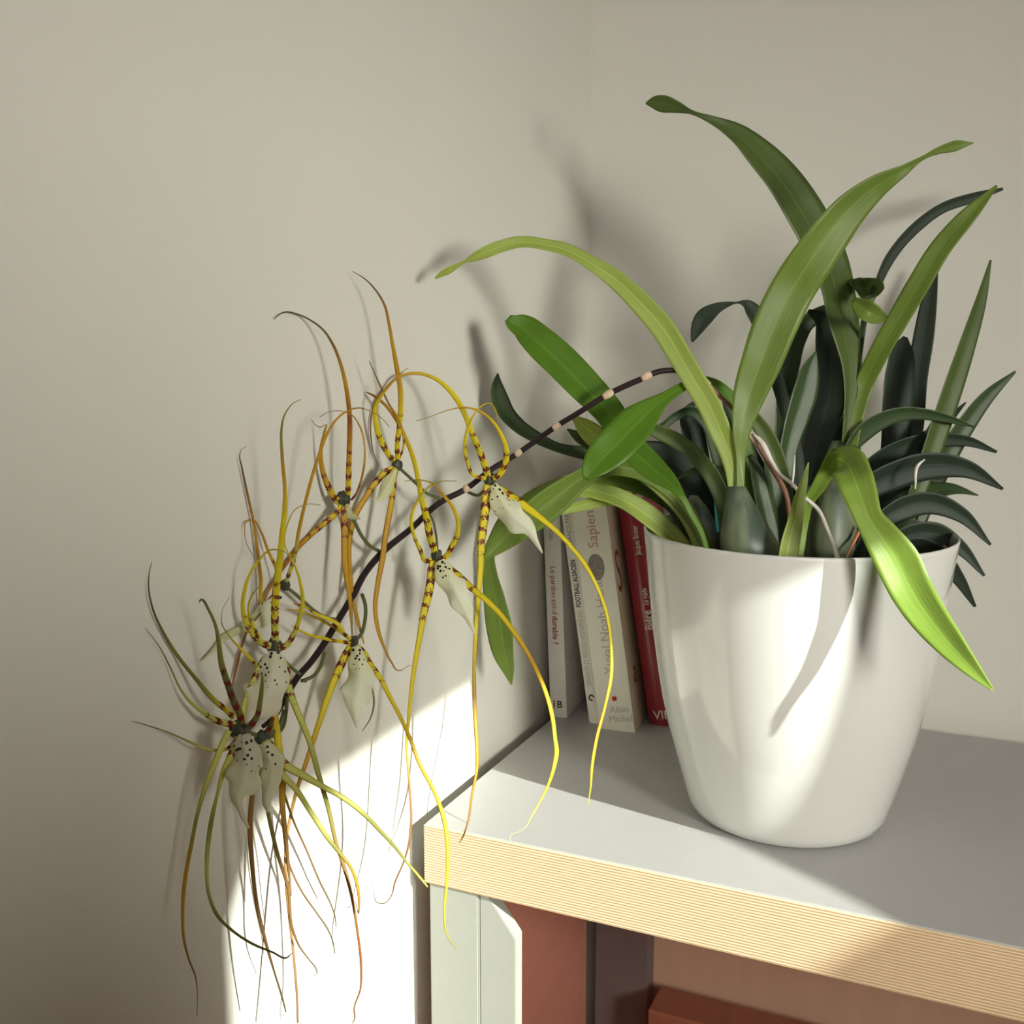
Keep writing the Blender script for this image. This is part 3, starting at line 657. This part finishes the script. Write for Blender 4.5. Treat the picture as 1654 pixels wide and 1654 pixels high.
stalk([(1216,700,3,.752),(1228,712,8,.75),(1248,748,7,.745),(1262,768,6,.74),(1275,778,6,.735),(1298,802,7,.73),(1322,824,7,.725),(1334,850,7,.715),(1345,878,7,.71),(1353,903,9,.705),(1354,925,8,.705)], M_ROOT, 'aerial_root', orchid)
stalk([(1284,735,1.5,.79),(1282,760,4,.79),(1279,787,3,.79)], M_ROOT, 'aerial_root', orchid)
stalk([(1393,850,5,.75),(1383,868,6,.75),(1374,885,3,.745),(1366,905,2,.74)], M_SHEATH, 'dry_sheath', orchid)
stalk([(1494,742,2,.80),(1484,750,5,.80),(1478,790,3,.80)], M_ROOT, 'aerial_root', orchid)
p0 = at(1160, 812, 0.82)
bm = bmesh.new()
q = [at(1153, 803, .80), at(1166, 806, .80), at(1168, 860, .80), at(1156, 860, .80)]
v = [bm.verts.new(c) for c in q]; v2 = [bm.verts.new(c+VZ*0.001) for c in q]
bm.faces.new(v); bm.faces.new(list(reversed(v2)))
for i in range(4): bm.faces.new((v[i], v2[i], v2[(i+1) % 4], v[(i+1) % 4]))
bmobj('plant_tag', bm, M_TAG, orchid)

# ------------------------------------------------------------------ flowers
YEL, ORA, BRO, OLI, PYG, DKO, RED, TNC = (0.80,0.68,0.03), (0.62,0.36,0.03), (0.26,0.13,0.04), (0.30,0.29,0.06), (0.66,0.66,0.16), (0.13,0.13,0.05), (0.36,0.12,0.03), (0.40,0.22,0.07)
def lerp3(a, b_, t): return tuple(x+(y-x)*t for x, y in zip(a, b_))
def ribbon(parent, name, P, W_, d0, cols, dz=-0.015, band=90, phase=0.0, tilt=20, thickk=0.35, label=None, mat=None, fold=0.35, bandmax=1.0):
    """slender petal; P picture points base to tip, W_ full widths, d0 depth at base, dz depth change to the tip, cols colours along it"""
    n0 = len(P)
    if len(W_) != n0: W_ = [W_[min(len(W_)-1, int(i*(len(W_)-1)/(n0-1)+0.5))] for i in range(n0)]
    S, s = catmull([(p[0], p[1], w) for p, w in zip(P, W_)], 3.5)
    L = s[-1]; C = []; D = []
    for q, a in zip(S, s):
        d = d0+dz*(a/L)+0.004*sin(a/L*5+phase)*(a/L)
        d = min(d, wall_depth(q[0], q[1])-0.005); D.append(d); C.append(at(q[0], q[1], d))
    bm = bmesh.new(); uvl = bm.loops.layers.uv.new('UVMap')
    cl = bm.verts.layers.float_color.new('col'); bl = bm.verts.layers.float.new('band')
    R = []; uvs = {}
    prof = [(-1, 0), (-0.5, 0.5), (0, 0.62), (0.5, 0.5), (1, 0), (0.5, -0.3), (0, -0.2), (-0.5, -0.3)]
    for i, q in enumerate(S):
        a, b_ = max(0, i-1), min(len(S)-1, i+1)
        dx, dy = S[b_][0]-S[a][0], S[b_][1]-S[a][1]; l = math.hypot(dx, dy) or 1
        T = (C[b_]-C[a]).normalized(); lat = VX*(dy/l)+VY*(dx/l)
        hw = max(0.42, q[2]/2)*D[i]/F_PX; Lv = lat*hw+VZ*hw*tan(radians(tilt)); N = Lv.cross(T).normalized()
        if N.dot(VZ) > 0: N = -N
        tt = s[i]/L; x = tt*(len(cols)-1); k0 = min(len(cols)-2, int(x)); c = lerp3(cols[k0], cols[k0+1], x-k0)
        bnd = 0.0
        if band > 0: bnd = bandmax*max(0.0, 1-(s[i]/band)**3)
        ring = []
        for u, h in prof:
            v = bm.verts.new(C[i]+Lv*u+N*h*hw*thickk*(1-0)+N*(0)); v[cl] = (*c, 1); v[bl] = bnd
            uvs[v] = (u, (s[i]+phase*9)/10.0); ring.append(v)
        R.append(ring)
    n = len(prof)
    for i in range(len(R)-1):
        for k in range(n): bm.faces.new((R[i][k], R[i][(k+1) % n], R[i+1][(k+1) % n], R[i+1][k]))
    bm.faces.new(R[0]); bm.faces.new(list(reversed(R[-1])))
    for f in bm.faces:
        for lp in f.loops: lp[uvl].uv = uvs[lp.vert]
    o = bmobj(name, bm, mat or M_PETAL, parent, True)
    if label: o['label'] = label
    return o
def lip(parent, P, d0, dz=-0.01, col0=(0.80,0.80,0.50), col1=(0.86,0.88,0.72), spots=55, ruffle=0.25, phase=0):
    """broad white lip: (px, py, half width)"""
    S, s = catmull(P, 2.5); L = s[-1]; C = []
    for q, a in zip(S, s): C.append(at(q[0], q[1], min(d0+dz*a/L, wall_depth(q[0], q[1])-0.006)))
    bm = bmesh.new(); cl = bm.verts.layers.float_color.new('col'); bl = bm.verts.layers.float.new('band'); K = 10; R = []; R2 = []
    for i, q in enumerate(S):
        a, b_ = max(0, i-1), min(len(S)-1, i+1); dx, dy = S[b_][0]-S[a][0], S[b_][1]-S[a][1]; l = math.hypot(dx, dy) or 1
        T = (C[b_]-C[a]).normalized(); lat = VX*(dy/l)+VY*(dx/l); hw = max(0.3, q[2])*d0/F_PX; N = lat.cross(T).normalized()
        if N.dot(VZ) > 0: N = -N
        c = lerp3(col0, col1, min(1, s[i]/L*2.2)); r, r2 = [], []
        for k in range(K+1):
            u = -1+2*k/K
            off = -hw*0.5*u*u + 1.5*ruffle*hw*(u*u)*sin(s[i]*0.095+phase+(2.3 if u > 0 else 0)) + 0.12*hw*math.exp(-(u*6)**2)
            wob = 1+0.12*sin(s[i]*0.13+phase+2*u)
            p = C[i]+lat*hw*u*wob+N*off
            for lst, sg in ((r, 1), (r2, -1)):
                v = bm.verts.new(p+N*0.0003*sg); v[cl] = (*c, 1); v[bl] = max(0, 1-(s[i]/spots)**2)*(1 if abs(u) < .85 else .5) if spots else 0; lst.append(v)
        R.append(r); R2.append(r2)
    for i in range(len(R)-1):
        for k in range(K):
            bm.faces.new((R[i][k], R[i][k+1], R[i+1][k+1], R[i+1][k])); bm.faces.new((R2[i][k+1], R2[i][k], R2[i+1][k], R2[i+1][k+1]))
        bm.faces.new((R[i][0], R[i+1][0], R2[i+1][0], R2[i][0])); bm.faces.new((R[i][K], R2[i][K], R2[i+1][K], R[i+1][K]))
    return bmobj('lip', bm, M_LIP, parent, True)
def flower(cx, cy, r, d, label):
    """flower part: the dark column in the middle carries sepals, petals, lip and pedicel"""
    bm = bmesh.new(); bmesh.ops.create_icosphere(bm, subdivisions=3, radius=1.0)
    c = at(cx, cy, min(d, wall_depth(cx, cy)-0.010)); rr = r*d/F_PX
    for v in bm.verts:
        k = 1+0.22*sin(v.co.x*5+cx)*cos(v.co.z*6+cy)
        v.co = c+VX*v.co.x*rr*1.0*k+VY*v.co.y*rr*1.15*k+VZ*v.co.z*rr*0.8*k
    o = bmobj('flower', bm, M_COLUMN, orchid, True); o['label'] = label
    return o
def sep(f, *a, **k): return ribbon(f, 'sepal', *a, **k)
def pet(f, *a, **k): return ribbon(f, 'petal', *a, **k)
def pedicel(f, P, w, d0, d1):
    n = len(P)
    return stalk([(p[0], p[1], w, d0+(d1-d0)*i/(n-1)) for i, p in enumerate(P)], M_PEDI, 'pedicel', f, step=3)

# 1: rightmost flower, on the spike
f = flower(791,774,9,.755,'bright yellow flower furthest right, in front of the spike')
sep(f,[(789,772),(786,761),(774,727),(762,698),(750,667),(726,630),(702,611),(673,603),(648,607),(624,626),(607,647),(600,672),(599,705),(603,730),(609,748)],[10,11,10,9,9,8,6,5,4,4,3,3,2,1.5,1],.753,[YEL,YEL,YEL,ORA,BRO,BRO],-.03,110,0)
pet(f,[(785,773),(765,768),(754,742),(751,717),(756,691),(765,671),(779,655),(791,651),(801,664),(805,687)],[7,6,6,5.5,5,3,2,2,2,1],.75,[YEL,YEL,YEL,ORA],-.02,95,.4)
pet(f,[(796,773),(805,768),(814,754),(818,729),(811,705),(796,681),(774,664),(750,658),(726,662),(692,674),(672,680)],[8,10,11,9,7,5,4,3,1.5,1,1],.75,[YEL,YEL,ORA,OLI],-.02,80,.8)
sep(f,[(788,783),(786,800),(783,831),(778,872),(776,921),(772,969),(768,1030),(766,1090),(767,1150),(770,1200),(770,1244),(763,1280),(755,1330),(744,1358),(741,1362)],[12,15,14,13,10,8,7,6,6,6,5,4,3,2,1],.75,[YEL,YEL,YEL,ORA,ORA,BRO],-.02,150,.2)
sep(f,[(797,783),(822,800),(843,814),(870,834),(899,858),(920,880),(941,906),(966,951),(981,996),(987,1042),(987,1093),(978,1138),(963,1196),(956,1241),(954,1272),(950,1299)],[12,14,14,11,8,7,7,6,6,5,6,5,6,5,3,1],.75,[YEL,YEL,YEL,YEL,ORA,YEL],-.035,80,.6)
lip(f,[(795,784,7),(803,797,15),(814,815,20),(826,832,20),(838,843,19),(852,854,11),(862,868,6),(870,882,3),(876,893,1)],.748,-.02)
pedicel(f,[(792,776),(784,790),(772,800),(756,795)],5,.757,.765)
# 2: centre flower
f = flower(705,897,9,.735,'yellow flower below the spike, with two long straight hanging sepals')
sep(f,[(703,892),(696,872),(691,848),(686,824),(680,800),(675,771),(668,741),(653,703),(639,676),(620,652),(605,640),(591,633)],[11,12,12,11,9,8,8,7,6,5,4,1.5],.733,[YEL,YEL,YEL,ORA,BRO],-.02,110,.3)
pet(f,[(698,904),(688,906),(679,889),(669,865),(664,843),(669,819),(679,802),(692,787),(711,778),(738,777)],[8,8,7,6,6,5,4,3,2,1],.732,[YEL,YEL,OLI],-.02,75,.7)
pet(f,[(711,904),(719,900),(730,882),(739,863),(739,839),(730,817),(717,801),(697,780),(677,775),(653,777)],[8,9,9,8,7,6,5,3,2,1],.732,[YEL,YEL,ORA,OLI],-.02,75,1.1)
sep(f,[(700,906),(697,918),(696,935),(691,964),(684,993),(679,1022),(672,1061),(666,1102),(661,1151),(657,1197),(658,1227),(662,1277),(664,1332),(660,1365),(651,1395),(638,1425),(631,1449),(621,1459),(608,1457),(604,1441),(600,1420)],[10,12,13,13,11,9,8,7,6,5,4,4,4,4,3,3,2,2,2,1,1],.732,[YEL,YEL,YEL,TNC,BRO,DKO],-.02,135,.1)
sep(f,[(710,905),(720,914),(737,928),(756,945),(785,969),(809,993),(831,1022),(853,1056),(870,1090),(884,1126),(893,1163),(897,1197),(899,1211),(895,1238),(885,1269),(873,1293),(858,1320),(849,1336),(838,1344),(826,1348),(823,1360)],[9,11,12,11,9,8,8,7,7,7,7,7,8,7,5,4,3,1.5,1,1,1],.732,[YEL,YEL,ORA,YEL,YEL,(.75,.72,.4)],-.05,110,.5)
lip(f,[(709,906,8),(715,918,16),(726,936,19),(737,957,19),(746,975,15),(755,995,8),(762,1012,4),(767,1024,1)],.728,-.01,spots=50)
pedicel(f,[(706,896),(706,880),(704,862),(698,838),(690,826)],4,.738,.748)
# 3: upper flower
f = flower(641,751,8,.715,'yellow flower at the top, with a tall sepal rising above the spike')
sep(f,[(642,742),(642,715),(645,691),(647,662),(647,633),(641,594),(634,555),(628,521),(622,495),(610,473),(590,451),(569,438)],[8,9,9,9,9,8,6,5,4,3,2,1],.713,[YEL,YEL,ORA,ORA,BRO,DKO],-.03,95,.2)
pet(f,[(636,745),(622,725),(613,705),(607,681),(606,659),(614,642),(629,623),(646,604),(660,594)],[9,10,10,9,7,6,4,2.5,1],.713,[YEL,YEL,YEL,ORA,ORA],-.02,75,.9)
pet(f,[(645,742),(652,720),(650,695),(641,672),(628,652),(617,629),(605,603),(596,583)],[4,4,4,3.5,3,3,2,1],.713,[YEL,ORA,BRO,DKO],-.02,50,.4)
sep(f,[(636,756),(627,760),(610,776),(591,803),(575,830),(567,858),(564,896),(566,930),(570,970),(580,1010),(588,1040)],[8,10,10,9,9,8,7,7,6,5,2],.713,[YEL,ORA,ORA,ORA,ORA,ORA],-.03,75,.3)
sep(f,[(640,756),(637,762),(635,783),(633,807),(630,824),(623,863),(618,901),(610,945),(606,981),(611,1018),(621,1047),(633,1071),(642,1083),(650,1082),(657,1077),(663,1074)],[10,11,10,9,9,9,9,8,7,6,4,3,2,1.2,1,1],.713,[YEL,ORA,ORA,ORA,BRO],-.015,75,.7)
lip(f,[(638,758,4),(633,770,7),(627,782,10),(620,795,9),(612,805,5),(603,808,1)],.708,-.005,(.72,.72,.35),(.72,.74,.45),0)
pedicel(f,[(641,752),(655,765),(670,779),(690,797),(712,806)],5,.717,.752)
# 4: upper left flower
f = flower(554,806,11,.672,'orange-brown flower at upper left, with a tall curling sepal')
sep(f,[(562,800),(563,771),(564,734),(565,698),(564,662),(560,630),(552,594),(537,555),(523,534),(501,517),(479,507),(460,504),(450,509),(443,516)],[10,10,9,9,8,7.5,6,4.5,3.5,3,2.5,2,1.5,1],.670,[YEL,ORA,RED,ORA,BRO,DKO,DKO],-.03,110,.5)
pet(f,[(550,813),(542,806),(530,785),(521,759),(518,734),(521,710),(526,692),(528,686),(516,690),(509,686),(503,678)],[12,12,11,9,7,5,3.5,2,1.5,1,1],.670,[YEL,ORA,ORA,BRO],-.02,85,.2)
pet(f,[(567,808),(575,798),(581,783),(588,754),(589,722),(583,693),(569,671),(552,664),(533,665),(516,674)],[4,4,4,4,3,3,2,1.5,1,1],.670,[BRO,ORA,ORA,DKO],-.02,40,.8)
sep(f,[(552,816),(547,824),(523,846),(503,863),(484,882),(465,906),(445,935),(421,974),(407,1001),(392,1039),(380,1085),(375,1108)],[9,9,9,8,7,6,5,4,4,4,4,2],.670,[YEL,ORA,RED,ORA,RED,RED],-.03,110,.1)
sep(f,[(556,818),(556,831),(557,860),(557,897),(559,926),(564,957),(567,993),(569,1030)],[9,11,11,10,9,7,5,2],.670,[ORA,ORA,ORA,BRO],-.01,70,.6)
lip(f,[(556,812,4),(560,822,6),(566,832,6),(574,836,3),(582,838,1)],.672,-.005,(.6,.62,.3),(.66,.68,.4),0)
pedicel(f,[(555,812),(572,841),(584,865),(598,882),(614,891)],6,.675,.714)
# 5: small flower behind
f = flower(461,945,8,.628,'small yellow flower half hidden behind the two lower left ones')
sep(f,[(462,940),(470,918),(478,890),(482,862),(490,825),(500,785),(513,742),(530,698),(545,676),(561,664),(581,659),(598,664),(617,676),(629,690)],[7,8,7,7,6,6,6,5,4,3,2,1.5,1,1],.626,[PYG,ORA,ORA,ORA,BRO],-.005,80,.4)
sep(f,[(474,975),(490,979),(512,992),(526,998),(543,1006),(556,1020)],[2,3,5,6,6,5],.628,[ORA,YEL,YEL],.03,60,.4)
pet(f,[(452,938),(445,916),(433,889),(421,858),(409,840),(398,843),(395,860),(399,880),(410,900)],[5,6,5,4,3,2,1.5,1,1],.624,[YEL,ORA,ORA,BRO],-.02,50,.2)
pet(f,[(432,985),(426,979),(421,933),(416,892),(409,841),(399,795),(390,752),(387,735),(391,725),(398,721)],[5,6,7,6,5,4.5,3,2,1,1],.620,[YEL,ORA,ORA,BRO,DKO],-.02,0,.6)
sep(f,[(450,955),(440,962),(425,985),(411,1003)],[4,4,3,2],.622,[ORA,RED,RED],-.01,0,.1)
lip(f,[(452,960,5),(440,975,9),(425,992,16),(410,1005,14),(393,1014,7),(366,1027,6),(345,1050,3),(329,1067,1)],.618,-.02,(.82,.84,.66),(.72,.74,.48),50)
pedicel(f,[(462,948),(474,957),(491,972),(511,989),(528,998),(543,1001)],6,.632,.672)
# 6: lower middle flower
f = flower(571,1036,8,.672,'yellow flower hanging at centre, with a broad pointed white lip')
pet(f,[(566,1033),(558,1026),(548,1019),(527,1006),(500,993),(486,987),(462,984)],[7,7,6,5,4,3,1],.668,[YEL,YEL,ORA],-.03,60,.3)
pet(f,[(566,1040),(557,1037),(539,1035),(519,1030),(508,1028),(486,1019),(470,1010)],[7,7,6,6,5,4,1.5],.666,[YEL,YEL,YEL],-.03,60,.7)
sep(f,[(567,1044),(560,1056),(548,1080),(531,1122),(517,1163),(505,1200),(495,1230),(481,1271),(470,1315),(463,1354),(461,1390),(462,1420),(467,1475),(473,1529),(477,1571),(480,1615),(481,1652)],[12,14,13,10,9,8,7,6,5,5,5,5,5,4,4,3.5,3],.668,[YEL,YEL,ORA,TNC,TNC,TNC,BRO],-.05,75,.2)
sep(f,[(576,1044),(585,1052),(597,1071),(614,1095),(628,1122),(645,1155),(664,1197),(676,1230),(703,1282),(717,1323),(723,1370),(722,1420),(718,1475),(720,1502),(728,1521),(738,1534)],[9,10,9,8,7,6,6,6,6,7,6,5,4,3,2,1],.668,[YEL,YEL,ORA,YEL,YEL,OLI],-.03,95,.5)
sep(f,[(585,1075),(592,1090),(601,1112),(604,1134),(597,1163),(585,1181)],[3,4,3,3,2,1],.672,[ORA,BRO,DKO],0,0,.1)
lip(f,[(573,1044,6),(577,1060,13),(580,1080,19),(579,1100,24),(576,1120,25),(571,1138,16),(574,1156,8),(577,1177,1)],.664,-.01,spots=46)
pedicel(f,[(571,1036),(582,1027),(589,1005),(590,977),(585,960)],6,.672,.695)
# 7: main lower left flower
f = flower(443,1044,12,.603,'yellow-green flower at lower left, with a thick upright banded sepal')
sep(f,[(445,1037),(444,1006),(445,969),(448,935),(453,897),(456,860),(460,824),(460,787),(456,739),(455,690),(458,674),(463,664),(474,651),(487,645)],[13,14,14,13,12,10,9,7,6,4,3,2.5,1.5,1],.601,[PYG,YEL,YEL,YEL,ORA,OLI,OLI],-.02,130,.1)
pet(f,[(438,1044),(426,1040),(409,1025),(397,1003),(392,979),(395,955),(402,931),(419,904),(438,888),(457,890),(472,901)],[12,13,11,10,8,7,5,4,3,1.5,1],.600,[PYG,YEL,YEL,OLI],-.02,90,.6)
pet(f,[(420,1030),(408,1010),(402,992),(402,975),(408,960),(418,948)],[6,6,5,4,3,1.5],.598,[YEL,YEL,OLI],-.01,50,.2)
pet(f,[(450,1046),(460,1044),(474,1025),(484,998),(489,969),(486,945),(479,920),(468,898),(460,880),(464,848),(478,822),(498,814),(518,816)],[10,11,9,8,7,6,4,3,3,2.5,2,1,1],.600,[PYG,YEL,YEL,OLI],-.02,75,.9)
sep(f,[(418,1080),(411,1071),(390,1049),(370,1027),(358,1006),(359,986),(371,964)],[7,7,5,3,2,1,1],.596,[YEL,YEL,OLI,OLI],-.02,25,.1)
sep(f,[(427,1062),(417,1082),(407,1105),(397,1130),(392,1160),(390,1200)],[9,10,9,8,6,4],.596,[PYG,PYG,YEL],-.01,90,.3)
sep(f,[(448,1056),(458,1073),(467,1114),(481,1151),(498,1192),(514,1249),(530,1304),(544,1365),(555,1398),(568,1447),(577,1502),(583,1554),(582,1598),(572,1631),(573,1645),(568,1655)],[11,13,12,10,9,8,7,6,6,5,4,4,3,2.5,2.5,1],.598,[PYG,PYG,OLI,TNC,RED,BRO],.02,110,.5)
lip(f,[(442,1052,9),(441,1065,19),(438,1085,26),(433,1105,28),(424,1126,34),(414,1142,26),(405,1155,12),(400,1164,3)],.594,-.005,(.78,.78,.58),(.80,.78,.62),70,.15)
pedicel(f,[(446,1048),(453,1059),(466,1074),(484,1089)],6,.606,.636)
# 8: lowest flower, dark banded
f = flower(386,1178,14,.567,'lowest flower at far left, olive sepals with dark bands spread like spider legs')
sep(f,[(389,1172),(389,1160),(378,1134),(368,1105),(358,1073),(353,1037),(348,1010),(339,989),(324,969),(321,973)],[12,13,13,13,11,8,6,5,3,1],.566,[OLI,DKO,OLI,OLI,DKO],-.02,125,.2,bandmax=1.3)
pet(f,[(382,1172),(374,1170),(353,1165),(329,1151),(305,1131),(291,1112),(276,1080),(257,1044),(235,1015)],[12,13,12,9,6,4,3,2,1],.565,[PYG,PYG,OLI,DKO],-.015,70,.5,bandmax=1.2)
pet(f,[(378,1160),(370,1151),(346,1131),(317,1097),(288,1061),(264,1022),(247,984),(240,950),(241,926),(245,908)],[11,11,10,8,7,5.5,4,3,2,1],.564,[YEL,OLI,OLI,DKO,DKO],-.015,60,.8)
pet(f,[(380,1198),(366,1210),(352,1212),(330,1209),(308,1199),(286,1189),(264,1180),(240,1172),(213,1165)],[7,6,5,5,4,3,2,1.5,1],.563,[PYG,PYG,OLI,DKO],-.015,60,.1)
sep(f,[(370,1180),(364,1192),(358,1206),(347,1233),(330,1277),(319,1315),(308,1370),(299,1420),(295,1475),(297,1516),(305,1549),(316,1579),(319,1617),(318,1640)],[9,10,10,9,7,6,6,6,5,4,3,2,1,1],.560,[PYG,PYG,OLI,ORA,ORA,BRO,DKO],-.01,0,.3)
sep(f,[(385,1190),(380,1205),(373,1220),(361,1247),(352,1280),(343,1318),(336,1365),(334,1406),(338,1447),(352,1480),(374,1502),(407,1524),(440,1538),(463,1547),(472,1539)],[11,12,11,9,5,7,7,6,5,5,4,4,3,2.5,1],.558,[PYG,PYG,OLI,PYG,OLI,OLI,DKO],.0,55,.7)
pet(f,[(400,1176),(408,1168),(415,1157),(420,1134),(423,1110),(424,1090)],[12,11,10,9,7,3],.560,[DKO,OLI,OLI],-.01,50,.4,bandmax=1.2)
lip(f,[(393,1186,9),(394,1200,17),(396,1220,22),(393,1245,26),(389,1268,26),(383,1285,16),(386,1302,6),(393,1322,4),(402,1338,1)],.555,-.005,(.55,.53,.40),(.74,.72,.52),80,.15,1)
pedicel(f,[(392,1176),(410,1186),(433,1187),(450,1174),(459,1148)],7,.570,.615)
# 9: flower beside it
f = flower(424,1192,11,.585,'lowest flower but one, pointing right, pale with short brown bands')
sep(f,[(428,1196),(434,1210),(442,1230),(453,1248),(475,1271),(503,1313),(530,1354),(549,1378),(566,1400),(576,1425),(580,1455),(579,1476),(574,1455)],[12,14,14,11,9,8,7,6,5,5,4,2,1],.582,[PYG,PYG,PYG,OLI,ORA,BRO],.03,70,.2)
sep(f,[(432,1196),(446,1218),(462,1236),(489,1252),(517,1268),(558,1291),(588,1315),(615,1343),(637,1367),(659,1395),(678,1417),(691,1433)],[11,13,13,11,9,8,7,6,5,4,4,2.5],.584,[PYG,PYG,PYG,OLI,OLI,PYG],.04,75,.8)
sep(f,[(446,1130),(444,1150),(448,1187),(451,1215),(456,1255),(456,1296),(460,1337),(465,1389),(470,1447)],[8,10,11,12,11,9,7,5,3],.598,[ORA,YEL,ORA,ORA,TNC,TNC],.0,30,.1)
sep(f,[(412,1255),(408,1282),(404,1332),(407,1392),(415,1461),(429,1521),(445,1576),(456,1612),(462,1635)],[5,7,8,7,6,5,3,3,2],.580,[TNC,TNC,TNC,BRO,DKO],.02,0,.4)
sep(f,[(420,1240),(427,1277),(434,1318),(448,1378),(465,1433),(473,1502),(484,1529),(500,1551),(511,1566),(512,1573),(506,1576)],[6,6,6,6,5,4,3,2,2,1.5,1],.582,[OLI,OLI,TNC,BRO,DKO],.02,40,.1)
pet(f,[(448,1250),(459,1282),(473,1323),(495,1373),(517,1425),(535,1462),(541,1480),(543,1497)],[4,4,3.5,3,3,2.5,2,1.5],.60,[OLI,BRO,DKO],.0,0,.1)
pet(f,[(456,1330),(465,1389),(487,1439),(511,1474),(530,1502),(538,1522),(541,1540)],[3,3,3,2.5,2.5,2,1.5],.60,[BRO,BRO,DKO],.0,0,.6)
pet(f,[(428,1185),(436,1175),(441,1158)],[8,9,6],.583,[DKO,OLI],0,40,.6,bandmax=1.3)
lip(f,[(426,1200,8),(432,1215,15),(438,1235,19),(438,1255,17),(432,1275,12),(430,1295,8),(433,1312,2)],.580,.0,(.70,.68,.45),(.76,.74,.55),60,.2,2)
pedicel(f,[(424,1188),(438,1190),(455,1178),(462,1152),(464,1125)],6,.592,.622)
# 10: empty pedicel of the hidden neighbour
f = flower(493,1099,3,.640,'short green stalk curving below the spike, its flower turned to the wall')
pedicel(f,[(524,1054),(518,1076),(506,1092),(487,1100)],6,.656,.638)
